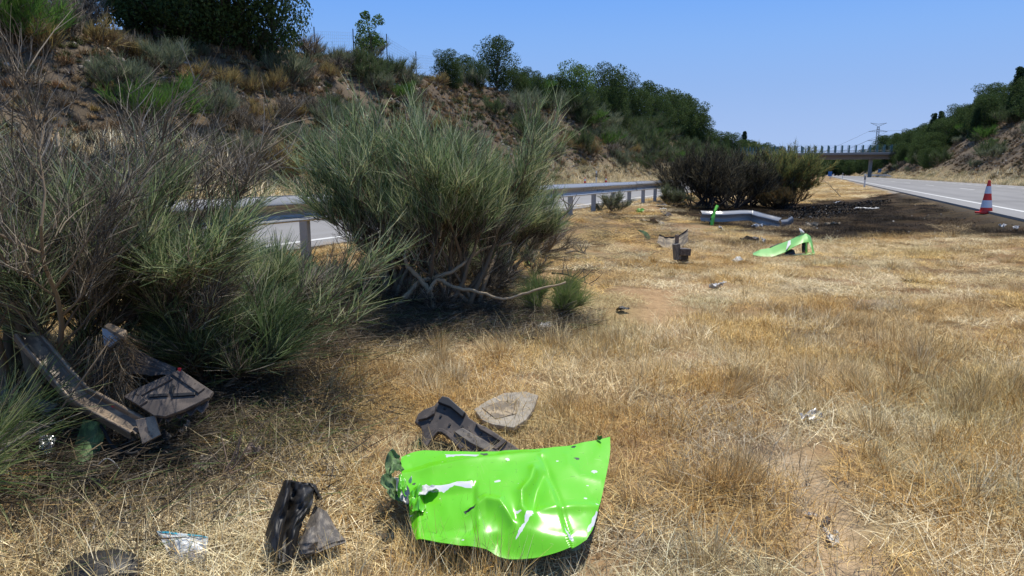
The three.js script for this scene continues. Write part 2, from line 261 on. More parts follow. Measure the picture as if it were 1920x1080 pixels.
// ------------------------------------------------------------------ grasses (uncountable: stuff)
function tuft(seed, n, rad, lmin, lmax, tiltMin, tiltMax, w, droop, pal) {
  const r = rng(seed), g = new GB();
  for (let k = 0; k < n; k++) {
    const a = r() * 6.283, q = Math.sqrt(r()) * rad, az = r() * 6.283, ti = tiltMin + (tiltMax - tiltMin) * r(), len = lmin + (lmax - lmin) * r() * r();
    const d = V(Math.sin(ti) * Math.cos(az), Math.cos(ti), Math.sin(ti) * Math.sin(az)), side = V(Math.cos(az + 1.57 + (r() - .5)), (r() - .5) * .8, Math.sin(az + 1.57 + (r() - .5))).normalize();
    const c = pal[Math.floor(r() * pal.length)], kk = .75 + .5 * r();
    g.blade(V(Math.cos(a) * q, -.01, Math.sin(a) * q), d, len, w * (.7 + .6 * r()), V((r() - .5) * len * .5, -droop * len * r(), (r() - .5) * len * .5), 3, [c[0] * kk, c[1] * kk, c[2] * kk], side);
  }
  return g.geo();
}
const W1 = [[1, 1, 1], [.5, .45, .4], [1.2, 1.17, 1.1], [.62, .57, .5], [1.05, 1, .9], [.8, .66, .48], [1.35, 1.35, 1.35], [.42, .38, .33]];
// a square patch of mixed blades: share of flat, fine and upright ones
function patch(seed, n, half, flat, finer, tallLen, w) {
  const r = rng(seed), g = new GB();
  for (let k = 0; k < n; k++) {
    const u = r(), kind = u < flat ? 0 : u < flat + finer ? 1 : 2, az = r() * 6.283, ti = kind === 0 ? .95 + .55 * r() : kind === 1 ? .35 + .95 * r() : .08 + .6 * r() * (.5 + r()), len = kind === 0 ? .07 + .22 * r() * r() : kind === 1 ? .05 + .12 * r() : .1 + tallLen * r() * r();
    const d = V(Math.sin(ti) * Math.cos(az), Math.cos(ti), Math.sin(ti) * Math.sin(az)), side = V(Math.cos(az + 1.57 + (r() - .5)), (r() - .5) * .8, Math.sin(az + 1.57 + (r() - .5))).normalize();
    const bx = (r() * 2 - 1) * half, bz = (r() * 2 - 1) * half, c = W1[clamp(Math.floor((noise(bx * 9 + seed * 7, bz * 9) * .6 + r() * .6 - .1) * W1.length), 0, W1.length - 1)], kk = .75 + .5 * r(), lift = kind === 0 ? .05 * r() * r() : -.01;
    g.blade(V(bx, lift, bz), d, len, w * (.6 + .7 * r()), V((r() - .5) * len * .5, -(kind === 2 ? .4 : .15) * len * r(), (r() - .5) * len * .5), 2, [c[0] * kk, c[1] * kk, c[2] * kk], side);
  }
  return g.geo();
}
const matted = [1, 2, 3, 4].map(s => patch(s, 820, .3, .58, .38, .16, .0029));
const fine = [5, 6, 7, 8].map(s => patch(s, 840, .3, .32, .54, .16, .0028));
const upright = [9, 10, 11].map(s => patch(s, 800, .28, .3, .34, .26, .0026));
const swept = [12, 13].map(s => patch(s, 560, .26, .34, .2, .44, .003));
const STRAW = [.71, .575, .335], PALE = [.85, .75, .51], OCHRE = [.58, .39, .15], GREYB = [.46, .4, .29], OLIVE = [.4, .385, .2], GOLD = [.76, .57, .25], BURNT = [.022, .018, .015];
function scatter(name, label, geo, mat, items) {
  const im = new THREE.InstancedMesh(geo, mat, items.length); im.name = numbered(name); const m = new THREE.Matrix4(), q = new THREE.Quaternion(), e = new THREE.Euler(), c = new THREE.Color();
  items.forEach((t, i) => { e.set(t.tx || 0, t.rot, t.tz || 0, 'XYZ'); q.setFromEuler(e); m.compose(V(t.x, t.y, t.z), q, V(t.s, t.s * (t.h || 1), t.s)); im.setMatrixAt(i, m); c.setRGB(...t.c); im.setColorAt(i, c); });
  im.castShadow = im.receiveShadow = true; scene.add(im); tag(im, label, 'grass', null, 'stuff'); return im;
}
const CLEAR = [];   // [x, z, radius] places where things lie: grass is pressed flat there
const cleared = (x, z) => CLEAR.some(([a, b, q]) => (a - x) ** 2 + (b - z) ** 2 < q * q);
for (const [a, b, q] of [[950, 960, .36], [830, 960, .28], [1060, 950, .28], [800, 1020, .2], [960, 1050, .2], [1060, 1035, .2], [960, 770, .28], [930, 785, .25], [830, 830, .3], [880, 840, .25], [250, 850, .45], [150, 850, .4], [320, 800, .4], [345, 1030, .16], [190, 1070, .24], [170, 880, .25], [570, 1010, .14], [610, 1020, .12], [1525, 785, .1], [900, 880, .22]]) { const p = G(a, b); CLEAR.push([p.x, p.z, q]); }
{
  const r = rng(77), L = { matted: [[], [], [], []], upright: [[], [], []], fine: [[], [], [], []], swept: [[], []] };
  const put = (kind, t) => { const a = L[kind]; a[Math.floor(r() * a.length)].push(t); };
  const dirV = V(); const th = Math.tan(41 * Math.PI / 180);
  for (let pass = 0; pass < 5; pass++) {
    const [n0, n1, cell, sc] = [[1.0, 5, .33, 1], [5, 9, .38, 1.05], [9, 16, .5, 1.35], [16, 34, .72, 1.9], [34, 130, 1.4, 3.2]][pass];
    for (let z = 2; z > -n1 * 1.15 - 4; z -= cell) for (let x = -6.4; x < 4.25; x += cell) {
      const px = x + (r() - .5) * cell, pz = z + (r() - .5) * cell; dirV.set(px, 0, pz); const dep = dirV.dot(VIEW), lat = dirV.dot(RIGHT);
      if (dep < n0 || dep >= n1 || Math.abs(lat) > dep * .86 + .6) continue;
      const b = burn(px, pz), lit = pz > -12 ? ss(-.2, .3, edgeDist(SHADED_LITTER, px, pz)) : 0, path = pz > -11 ? ss(-.1, .25, edgeDist(PATH, px, pz) + (noise(px * 5, pz * 5) - .5) * .5) : 0, fu = pz > -6 ? furrowAt(px, pz) : 9;
      const mt = pz > -26 ? ss(-.3, .5, edgeDist(MATT, px, pz)) : 0;
      const n = fbm(px * .55 + 3, pz * .55), m = fbm(px * 1.7, pz * 1.7 + 60), o = fbm(px * .9 + 90, pz * .9);
      let dens = .96 - .85 * path - .4 * lit - .3 * mt; if (fu < .25) dens *= .05; else if (fu < .36) dens *= .6; if (b > .4) dens = .85 * (1 - b * .25); if (px > 3.7) dens *= 1 - .8 * ss(3.7, 4.2, px);
      if (r() > dens || b > .3 && edgeDist(ASHP, px, pz) > -.05) continue;
      let c = mixc(STRAW, PALE, ss(.4, .62, m)); c = mixc(c, OCHRE, ss(.5, .62, n) * .8); c = mixc(c, OLIVE, ss(.54, .68, o) * .45); c = mixc(c, GREYB, ss(.58, .72, fbm(px * 2.6 + 7, pz * 2.6)) * .35);
      const w = r(); if (w < .08) c = OCHRE; else if (w < .12) c = GREYB; else if (w < .24) c = GOLD; else if (w < .3) c = PALE;
      c = mixc(c, [.2, .17, .11], lit * .6); if (lit > .4 && r() < .12) c = [.16, .2, .07];  // blades darkened for litter and for bush shade alike
      c = mixc(c, (w < .04 ? [.36, .28, .17] : w < .18 ? [.11, .08, .05] : BURNT), b > .15 ? Math.min(1, b * 1.15) : 0);
      const t = { x: px, y: ground(px, pz), z: pz, rot: r() * 6.283, s: (.9 + .35 * r()) * sc, h: clamp(1.05 - (dep - 3) * .11, .42, 1) * Math.min(1, 1.1 / sc), c, tx: (r() - .5) * .12, tz: (r() - .5) * .12 };
      const tall = ss(.44, .6, fbm(px * .8 + 20, pz * .8 + 4)); const u = r();
      if (cleared(px, pz)) { t.h = .3; put('matted', t); continue; }
      if (b > .4) { t.h *= 1.3; put(u < .5 ? 'fine' : 'upright', t); }
      else if (u < .36 - .22 * tall || mt > .5 && u < .75) put('matted', t); else if (u < .66 - .2 * tall) put('fine', t); else if (u < .94 - .1 * tall) { t.h *= .8 + .5 * tall; put('upright', t); } else put('swept', t);
    }
  }
  const lab = { matted: 'flattened straw litter matted over the median soil', upright: 'upright dry golden grass blades across the median', fine: 'short fine dry grass filling the median', swept: 'long swept over dry grass stalks in the median' };
  for (const k in L) L[k].forEach((it, i) => { if (it.length) scatter('dry_grass', lab[k], { matted, upright, fine, swept }[k][i], M.grass, it); });
}
// thick golden tussocks standing out of the mat
{
  const clump = seed => { const r = rng(seed), g = new GB(), lx = (r() - .5) * .9, lz = (r() - .5) * .9; for (let k = 0; k < 150; k++) { const a = r() * 6.283, q = Math.sqrt(r()) * .07, ti = .75 * r() * r() + .05, d = V(Math.sin(ti) * Math.cos(a) + lx * .35, Math.cos(ti), Math.sin(ti) * Math.sin(a) + lz * .35).normalize(), len = .1 + .24 * r(), c = W1[Math.floor(r() * W1.length)], kk = .8 + .4 * r(); g.blade(V(Math.cos(a) * q, -.01, Math.sin(a) * q), d, len, .0032 * (.6 + .6 * r()), V(d.x * len * .5 + lx * len * .4, -.3 * len * r(), d.z * len * .5 + lz * len * .4), 3, [c[0] * kk, c[1] * kk, c[2] * kk], V(r() - .5, (r() - .5) * .3, r() - .5).normalize()); } return g.geo(); };
  const r = rng(505), it = [[], [], [], []];
  for (let k = 0; k < 9000; k++) { const dep = 1.6 + 16 * r() ** .8, lat = (r() * 2 - 1) * (dep * .82 + .3), p = V().addScaledVector(VIEW, dep).addScaledVector(RIGHT, lat), x = p.x, z = p.z; if (x < -6 || x > 3.8 || r() > ss(.46, .68, fbm(x * 1.5 + 41, z * 1.5 + 13)) * (dep < 8 ? .34 : .16) || cleared(x, z) || furrowAt(x, z) < .24 || burn(x, z) > .1 || edgeDist(PATH, x, z) > -.1 || edgeDist(SHADED_LITTER, x, z) > -.05 || edgeDist(MATT, x, z) > 0 && r() < .7) continue; const c = mixc(mixc(PALE, r() < .35 ? OCHRE : GOLD, r()), STRAW, r()); it[k % 4].push({ x, y: ground(x, z), z, rot: r() * 6.283, s: .6 + .5 * r(), c, h: (.5 + .5 * r()) * (dep > 7 ? .75 : 1) }); }
  it.forEach((a, i) => scatter('dry_grass', 'golden tussocks of dry grass rising from the mat', clump(510 + i), M.grass, a));
}
// verges beside the roads and dry growth on both embankments
const verge = [21, 22, 23].map(s => tuft(s, 70, .3, .2, .75, .1, .6, .011, .35, W1));
const scrub = [24, 25, 26, 27].map(s => tuft(s, 120, .14, .12, .42, .05, 1.35, .022, .25, [[1, 1, 1], [.6, .55, .52], [1.3, 1.25, 1.15], [.85, .72, .55]]));
{
  const r = rng(99), Lv = [[], [], []], Ls = [[], [], [], []];
  for (const side of [-1, 1]) {
    const toe = side < 0 ? -17.3 : 15.6, dir = side;
    for (let z = 0; z > -330; z -= z > -80 ? .5 : z > -150 ? .8 : 1.4) for (let k = 0; k < 8; k++) {
      const w = side < 0 ? 3.2 : 2.6, x = toe + dir * r() ** 1.4 * w, pz = z - r() * .8; const d = V(x, 0, pz), dep = d.dot(VIEW); if (dep < 4 || Math.abs(d.dot(RIGHT)) > dep * .86 + 3) continue;
      const c = mixc(mixc(PALE, [1, .9, .62], r()), OLIVE, ss(.5, .7, fbm(x * .6, pz * .3)) * .6); Lv[Math.floor(r() * 3)].push({ x, y: ground(x, pz), z: pz, rot: r() * 6.283, s: .8 + .7 * r(), c });
    }
    for (let z = 0; z > -260; z -= z > -90 ? .42 : .9) for (let k = 0; k < (z > -45 ? 80 : 60); k++) {
      const x = toe + dir * (1.2 + r() * 13.5), pz = z - r() * .8; const d = V(x, 0, pz), dep = d.dot(VIEW); if (dep < 4 || Math.abs(d.dot(RIGHT)) > dep * .86 + 3) continue;
      const n = fbm(x * .35 + 11, pz * .35), bare = ss(.52, .62, fbm(x * .5 + 70, pz * .5)); if (r() < bare * .7 || (side > 0 && r() < .4)) continue;
      const q = r(), k2 = .6 + .8 * r(); let c = q < .26 ? [.31, .235, .15] : q < .46 ? [.46, .37, .24] : q < .64 ? [.26, .23, .195] : q < .84 ? [.19, .195, .12] : q < .93 ? [.3, .2, .11] : [.36, .28, .11]; if (n < .45 && r() < .4) c = [.15, .17, .085]; c = [c[0] * k2, c[1] * k2, c[2] * k2]; if (side > 0) c = mixc(c, [.2, .15, .11], .5);
      Ls[Math.floor(r() * 4)].push({ x, y: ground(x, pz), z: pz, rot: r() * 6.283, s: .55 + 1.0 * r() ** 2, c });
    }
  }
  { const st = [[], []], q = rng(606); for (let k = 0; k < 9000; k++) { const side = q() < .6 ? -1 : 1, x = side < 0 ? -18.3 - 10 * q() : 16.6 + 11.5 * q(), z = -6 - 110 * q(); if (fbm(x * .5 + 70, z * .5) < .46 && q() < .75) continue; const g = .6 + .8 * q(); st[k % 2].push({ x, y: ground(x, z), z, rot: q() * 6.283, tx: q() - .5, tz: q() - .5, s: .03 + .13 * q() ** 4, c: [.3 * g, .26 * g, .22 * g] }); }
    st.forEach((a, i) => { const g = new THREE.IcosahedronGeometry(1, 0), p = g.attributes.position; for (let v = 0; v < p.count; v++) { const h = .7 + .6 * hash(Math.round(p.getX(v) * 50) + i * 7, Math.round(p.getY(v) * 50 + p.getZ(v) * 90)); p.setXYZ(v, p.getX(v) * h * 1.2, p.getY(v) * h * .7, p.getZ(v) * h); } g.computeVertexNormals(); scatter('loose_stones', 'loose grey brown stones scattered over the embankments', g, M.stone, a).userData.category = 'stones'; }); }
  Lv.forEach((it, i) => scatter('verge_grass', 'tall pale dry grass along the outer road edges', verge[i], M.grass, it));
  Ls.forEach((it, i) => scatter('scrub_growth', 'low dry brown herbs covering the embankments', scrub[i], M.grass, it));
}

// ------------------------------------------------------------------ broom bushes
const GREEN_P = [[.15, .22, .09], [.1, .16, .065], [.32, .4, .21], [.08, .125, .05], [.52, .55, .34], [.2, .28, .12], [.4, .46, .25], [.44, .46, .23]], GREY_P = [[.23, .195, .15], [.12, .1, .078], [.42, .37, .3], [.07, .06, .048], [.1, .085, .065]], CHAR_P = [[.028, .025, .017], [.045, .04, .026], [.19, .165, .105], [.016, .014, .01], [.02, .018, .012], [.1, .088, .055]];
function broomGeo(o) {
  // o: h, r, stems, branches, twigs, whips, whipLen, w, pal, deadPal, dead, seed, lean(V), up, segs, tilt0, tilt1, stemR
  const r = rng(o.seed), stems = [], anchors = [], lean = o.lean || V(), bark = o.bark || [.19, .145, .095];
  const grow = (p, d, len, rad, n, upPull, g, lvl) => {
    const pts = [p.clone()], rr = [rad], dd = d.clone(), wob = lvl === 0 ? .45 : .6;
    for (let k = 1; k <= n; k++) { dd.add(V((r() - .5) * wob, (r() - .5) * .35 + upPull, (r() - .5) * wob)).normalize(); pts.push(pts[k - 1].clone().addScaledVector(dd, len / n)); rr.push(rad * (1 - .7 * k / n)); if (pts[k].y < .04) pts[k].y = .04; }
    const kk = .7 + .6 * r(); if (g) g.tube(pts, rr, lvl === 0 ? 6 : lvl === 1 ? 4 : 3, [bark[0] * kk, bark[1] * kk, bark[2] * kk]);
    return { pts, dir: dd };
  };
  const nb = o.branches ?? 6, nt = o.twigs ?? 4, th = o.thick ?? 1;
  for (let s = 0; s < o.stems; s++) {
    const g = new GB(), az = (s + r() * .8) / o.stems * 6.283, ti = mixn(o.tilt0 ?? .15, o.tilt1 ?? 1.0, Math.sqrt(r())), L = o.h * (.38 + .22 * r());
    const d = V(Math.sin(ti) * Math.cos(az), Math.cos(ti), Math.sin(ti) * Math.sin(az)).add(lean).normalize();
    const m = grow(V((r() - .5) * o.r * .35, 0, (r() - .5) * o.r * .35), d, L * (1 + .3 * Math.sin(ti)), (o.stemR ?? .026) * (.6 + .7 * r()), 6, .04, g, 0);
    for (let b = 0; b < nb; b++) {
      const t = Math.min(.999, .25 + .75 * (b + r()) / nb), k = Math.min(5, Math.floor(t * 6)), p = m.pts[k].clone().lerp(m.pts[k + 1], t * 6 - k);
      const dd = m.dir.clone().add(V((r() - .5) * 1.9, (r() - .4) * 1.2, (r() - .5) * 1.9)).normalize();
      const q = grow(p, dd, L * (.3 + .35 * r()), .009 * th, 4, .1, g, 1);
      for (let w = 0; w < nt; w++) {
        const t2 = .3 + .7 * (w + r()) / nt, k2 = Math.min(3, Math.floor(t2 * 4)), p2 = q.pts[k2].clone().lerp(q.pts[k2 + 1], Math.min(1, t2 * 4 - k2));
        const d2 = q.dir.clone().add(V((r() - .5) * 1.8, (r() - .35) * 1.2, (r() - .5) * 1.8)).normalize(); const e = grow(p2, d2, L * (.16 + .2 * r()), .0045 * th, 3, .12, g, 2);
        const live = r(); for (let k3 = 0; k3 <= 3; k3++) anchors.push([e.pts[k3], e.pts[Math.max(1, k3)].clone().sub(e.pts[Math.max(1, k3) - 1]).normalize(), live]);
      }
    }
    stems.push(g.geo());
  }
  const live = new GB(), dead = new GB(), segs = o.segs ?? 3, up = o.up ?? .55;
  for (let k = 0; k < o.whips; k++) {
    const a = anchors[Math.floor(r() * anchors.length)], out = V(a[0].x, 0, a[0].z); if (out.lengthSq() > 1e-4) out.normalize();
    const d = a[1].clone().multiplyScalar(.6).addScaledVector(out, .22).addScaledVector(UPV, up * (.3 + r())).add(V((r() - .5) * 1.15, (r() - .5) * .9, (r() - .5) * 1.15)).addScaledVector(lean, .4).normalize();
    if (o.bare && a[0].y < o.h * o.bare && r() < .6) continue;
    const low = a[0].y < o.h * .4, isDead = r() < (o.dead ?? .15) * (low ? (o.bare ? 4 : 1.8) : .7) * (a[2] < .25 ? 2.2 : .8), P = isDead ? o.deadPal || GREY_P : o.pal, len = o.whipLen * (.4 + .8 * r()) * (isDead ? .8 : 1), c0 = P[Math.floor(r() * P.length)], kk = .75 + .5 * r();
    const c = [c0[0] * kk, c0[1] * kk, c0[2] * kk]; const side = V().crossVectors(d, V(r() - .5, r() - .5, r() - .5)).normalize();
    const p = a[0].clone().add(V((r() - .5) * .05, (r() - .5) * .05, (r() - .5) * .05).multiplyScalar(o.h / 2)); if (p.y < .02) p.y = .02;
    const bend = V((r() - .5) * .55, (o.droop ?? .12) * (r() - .35) + (r() - .5) * .2, (r() - .5) * .55).multiplyScalar(len);
    const g = isDead ? dead : live; g.blade(p, d, len, o.w * (.7 + .6 * r()), bend, segs, c, side, .3);
    if ((o.twiggy || r() < .6) && r() < .65) { const t = .3 + .5 * r(); g.blade(p.clone().addScaledVector(d, len * t).addScaledVector(bend, t * t), d.clone().add(V((r() - .5) * 1.2, (r() - .3) * .8, (r() - .5) * 1.2)).normalize(), len * .45, o.w * .7, V(), 1, c, side, .3); }
  }
  return { stems, live: live.geo(), dead: dead.geo(), nd: dead.i.length, nl: live.i.length };
}
function broom(name, label, pos, o, group) {
  const t = thing(name, label, 'bush', group, pos), g = broomGeo(o); t.userData.base = name;
  g.stems.forEach(s => mesh('stem', s, M.bark, t)); if (g.nl) mesh('green_twigs', g.live, M.stem, t, 'stuff'); if (g.nd) mesh('dead_twigs', g.dead, M.stem, t, 'stuff'); return t;
}
const at = (px, py, dy = 0) => { const p = G(px, py); p.y += dy; return p; };
const R_ = RIGHT, toCam = VIEW.clone().negate();
// the two big clumps beside the wreck and before the guardrail
const BR = { branches: 7, twigs: 5, w: .0062, up: .55 };
broom('broom_bush', 'large dead grey broom with bare tangled twigs and thick leaning grey limb', at(50, 748), { ...BR, h: 2.2, r: 1.1, stems: 13, whips: 15000, whipLen: .3, pal: GREY_P, deadPal: GREY_P, dead: .8, seed: 11, up: .35, tilt0: .1, tilt1: .95, stemR: .03, twiggy: true, lean: V(-.1, 0, -.05), w: .0046 });
broom('broom_bush', 'tall green broom leaning toward the guardrail gap beside the dead grey broom', at(195, 706), { ...BR, h: 1.78, r: 1.6, stems: 14, whips: 24000, whipLen: .28, pal: GREEN_P, dead: .3, seed: 12, up: .35, tilt0: .2, tilt1: 1.25, lean: R_.clone().multiplyScalar(.08), w: .0052 });
broom('broom_bush', 'low sprawling green broom sweeping over the wreckage edge', at(400, 722), { ...BR, h: .7, r: 1.2, stems: 10, whips: 11000, whipLen: .34, pal: GREEN_P.slice(0, 4), dead: .22, seed: 13, up: .3, tilt0: .5, tilt1: 1.3, lean: R_.clone().multiplyScalar(.25), stemR: .014, w: .005 });
broom('broom_bush', 'green broom whips arching down beside the crumpled silver scrap', at(-120, 960), { ...BR, h: .5, r: .3, stems: 6, branches: 4, whips: 1700, whipLen: .42, w: .0042, pal: [[.13, .2, .06], [.2, .27, .1], [.08, .13, .045], [.36, .4, .18]], dead: .3, seed: 14, up: .15, tilt0: .3, tilt1: 1.0, droop: -.9, segs: 4, stemR: .012 });
broom('broom_bush', 'big green broom with split crown in front of the guardrail', at(848, 575), { ...BR, bare: .36, h: 2.15, r: 1.4, stems: 14, whips: 23000, whipLen: .3, pal: GREEN_P, dead: .24, seed: 15, up: .7, tilt0: .08, tilt1: .78, stemR: .03 });
broom('broom_bush', 'slender green broom with upright whips beside the split crown broom', at(742, 562), { ...BR, bare: .42, h: 1.95, r: .6, stems: 8, whips: 12000, whipLen: .32, pal: GREEN_P, dead: .24, seed: 16, up: .6, tilt0: .05, tilt1: .4 });
broom('broom_bush', 'rounded green broom touching the guardrail beam', at(950, 515), { ...BR, bare: .3, h: 1.42, r: .8, stems: 10, whips: 14000, whipLen: .27, pal: GREEN_P, dead: .22, seed: 17, up: .55, tilt0: .15, tilt1: .8 });
broom('broom_bush', 'green broom filling the gap under the bright guardrail beam', at(490, 605), { ...BR, h: .68, r: 1.4, stems: 10, whips: 13000, whipLen: .34, pal: GREEN_P, dead: .2, seed: 18, up: .4, tilt0: .3, tilt1: 1.2 });
broom('broom_bush', 'small bright green broom sprig at the foot of the split crown broom', at(1030, 597), { ...BR, h: .45, r: .35, stems: 7, branches: 4, whips: 4200, whipLen: .22, w: .0034, pal: [[.14, .23, .06], [.2, .27, .08], [.26, .28, .12]], dead: .15, seed: 19, up: .35, tilt0: .4, tilt1: 1.2, stemR: .008, lean: R_.clone().multiplyScalar(.25) });
const DEADSK = { ...BR, branches: 6, twigs: 4, pal: GREY_P, deadPal: [...GREY_P, [.1, .085, .06]], dead: .9, up: .12, tilt0: .7, tilt1: 1.45, stemR: .014, twiggy: true, w: .005 };
broom('broom_bush', 'low skirt of dead broom twigs around the forked bare limb', at(800, 555), { ...DEADSK, h: .7, r: 3.6, stems: 14, whips: 7500, whipLen: .2, seed: 25 });
broom('broom_bush', 'low skirt of dead broom twigs beneath the rounded green broom', at(930, 535), { ...DEADSK, h: .9, r: 3.4, stems: 13, whips: 7000, whipLen: .2, seed: 26, pal: GREEN_P, dead: .55 });
broom('broom_bush', 'low skirt of dead broom twigs under the slender green broom', at(690, 575), { ...DEADSK, h: .65, r: 2.6, stems: 12, whips: 6500, whipLen: .2, seed: 27, pal: GREEN_P, dead: .6 });
broom('broom_bush', 'broken dead broom branches lying at the edge of the split crown broom', at(1010, 478), { ...BR, h: .8, r: .6, stems: 9, branches: 5, whips: 1800, whipLen: .25, w: .0042, pal: GREY_P, deadPal: GREY_P, dead: .9, seed: 22, up: .1, tilt0: .8, tilt1: 1.4, stemR: .026, twiggy: true, lean: R_.clone().multiplyScalar(.35) });
broom('leafy_shrub', 'small grey green shrub at the foot of the guardrail posts', at(1150, 402), { ...BR, h: .75, r: .5, stems: 8, branches: 5, whips: 3000, whipLen: .16, w: .009, pal: [[.1, .14, .06], [.18, .2, .12], [.3, .3, .2]], dead: .2, seed: 23, up: .3, tilt0: .4, tilt1: 1.3, stemR: .01 });
// burnt clump farther along the median
const burnO = { stems: 20, branches: 8, twigs: 5, whips: 17000, whipLen: .3, w: .011, up: .4, tilt0: .1, tilt1: 1.15, stemR: .04, thick: 1.6, twiggy: true, bark: [.05, .043, .038] };
const SCORCH = [[.14, .18, .06], [.24, .27, .1], [.4, .37, .12], [.08, .11, .045]];
broom('broom_bush', 'charred black broom with bare twigs behind the fallen rail', at(1322, 391), { ...burnO, h: 2.7, r: 3, pal: CHAR_P, deadPal: CHAR_P, dead: .9, seed: 31 });
broom('broom_bush', 'charred black broom half burnt beside the fully charred one', at(1365, 389), { ...burnO, h: 2.9, r: 3.6, pal: [...CHAR_P, [.12, .14, .06]], deadPal: CHAR_P, dead: .6, seed: 32 });
broom('broom_bush', 'charred grey broom leaning between black broom and scorched green one', at(1396, 387), { ...burnO, h: 2.9, r: 3.6, pal: [...CHAR_P, [.16, .17, .08]], deadPal: GREY_P, dead: .5, seed: 37 });
broom('broom_bush', 'scorched broom with green top and orange singed skirt by the ash heap', at(1470, 390), { ...burnO, w: .014, h: 3.2, r: 3, whips: 26000, pal: SCORCH, deadPal: [[.3, .14, .03], [.2, .1, .03], [.06, .05, .045]], dead: .25, seed: 33, tilt1: .85 });
broom('broom_bush', 'scorched orange brown broom skirt at the edge of the ash', at(1462, 394), { ...burnO, h: 1.2, r: 1.2, whips: 5000, whipLen: .28, pal: [[.2, .115, .04], [.14, .09, .035], [.1, .1, .045]], deadPal: CHAR_P, dead: .5, seed: 34, tilt0: .5, tilt1: 1.2 });
broom('broom_bush', 'scorched olive broom behind the charred clump', at(1425, 380), { ...burnO, w: .013, tilt1: .85, h: 3.1, r: 3, whips: 18000, pal: SCORCH, deadPal: CHAR_P, dead: .35, seed: 35 });
broom('broom_bush', 'low green broom between rail end and charred broom', at(1262, 388), { ...BR, h: .9, r: .8, stems: 9, branches: 5, whips: 4000, whipLen: .25, w: .008, pal: [[.11, .14, .06], [.17, .19, .1]], deadPal: CHAR_P, dead: .35, seed: 36, up: .3, tilt0: .5, tilt1: 1.3 });

// broken twigs and stems strewn on the ground under the broom
{
  const lit = (seed, pal) => { const r = rng(seed), g = new GB(); for (let k = 0; k < 170; k++) { const az = r() * 6.283, el = (r() - .35) * .5, d = V(Math.cos(az) * Math.cos(el), Math.sin(el), Math.sin(az) * Math.cos(el)), len = .06 + .3 * r() * r(), c = pal[Math.floor(r() * pal.length)], kk = .6 + .7 * r(); g.blade(V((r() - .5) * .6, .01 + .09 * r() * r(), (r() - .5) * .6), d, len, .003 + .004 * r() * r(), V((r() - .5) * .3, (r() - .5) * .15, (r() - .5) * .3).multiplyScalar(len), 2, [c[0] * kk, c[1] * kk, c[2] * kk], V().crossVectors(d, V(r() - .5, r(), r() - .5)).normalize()); } return g.geo(); };
  const P = [...GREY_P, [.2, .15, .09], [.08, .065, .05], [.26, .2, .12]], protos = [lit(201, P), lit(202, P), lit(203, [...P, [.16, .24, .08], [.2, .27, .1]])], items = [[], [], []], r = rng(204);
  for (let k = 0; k < 3200; k++) { const x = -6 + 6.5 * r(), z = -1 - 9.5 * r(), e = edgeDist(SHADED_LITTER, x, z); if (e < (r() - .6) * .5) continue; items[Math.floor(r() * 3)].push({ x, y: ground(x, z), z, rot: r() * 6.283, s: .8 + .5 * r(), c: [.72, .7, .68] }); }  // twig tint lowered to carry the shade under the broom
  for (let k = 0; k < 260; k++) { const x = -6 + 5 * r(), z = -8 - 18 * r(), e = edgeDist(MATT, x, z); if (e < 0) continue; items[Math.floor(r() * 3)].push({ x, y: ground(x, z), z, rot: r() * 6.283, s: .9 + .5 * r(), c: [.9, .9, .9] }); }
  items.forEach((it, i) => { const m = scatter('twig_litter', 'litter of broken broom twigs, coloured darker for the shade under the bushes', protos[i], M.stem, it); m.userData.category = 'litter'; });
}

// thick bare limbs of the broom that stand out in the photograph
function limb(name, label, pixels, depth0, rad, group) { const t = new GB(); const c = [.36, .28, .18]; const pts = pixels.map(([a, b, d]) => D(a, b, d)); const cv = new THREE.CatmullRomCurve3(pts); const n = pixels.length * 5, P = [], R = []; for (let i = 0; i <= n; i++) { P.push(cv.getPoint(i / n).add(V((hash(i, 3) - .5) * .012, (hash(i, 4) - .5) * .012, (hash(i, 5) - .5) * .012))); R.push(rad * (1 - .6 * i / n) * (.9 + .2 * hash(i, 6))); } t.tube(P, R, 7, c); const m = mesh(name, t.geo(), M.bark); tag(m, label, 'branch', group); return m; }
{
  const b = at(808, 592), dp = b.clone().sub(camera.position).dot(V(0, 0, -1).applyMatrix3(CR));
  limb('forked_limb', 'forked bare broom trunk rising from dry litter', [[816, 590, dp], [806, 550, dp + .05], [785, 520, dp + .1], [765, 500, dp + .12], [760, 475, dp + .1], [778, 440, dp + .2], [770, 400, dp + .3], [755, 350, dp + .4]], 0, .03);
  limb('broken_limb', 'long pale broken limb lying across the broom foot', [[800, 552, dp], [820, 525, dp + .05], [850, 538, dp - .02], [900, 548, dp - .1], [945, 560, dp - .1], [1000, 545, dp], [1060, 530, dp + .1]], 0, .024);
  limb('broken_limb', 'bent broom limb crossing behind the forked trunk', [[757, 560, dp + .1], [785, 530, dp + .15], [815, 520, dp + .2], [850, 508, dp + .25], [900, 470, dp + .4], [960, 455, dp + .5]], 0, .03);
  limb('broken_limb', 'grey limb slanting up through the crown of the broom', [[760, 475, dp + .1], [800, 430, dp + .3], [850, 405, dp + .4], [920, 395, dp + .5]], 0, .018);
  const e = at(0, 800), de = 4.6;
  limb('broken_limb', 'thick grey limb leaning out of the dead broom', [[-30, 515, de], [0, 492, de], [50, 465, de], [100, 437, de], [113, 400, de + .1], [116, 330, de + .2], [105, 250, de + .3]], 0, .032);
}

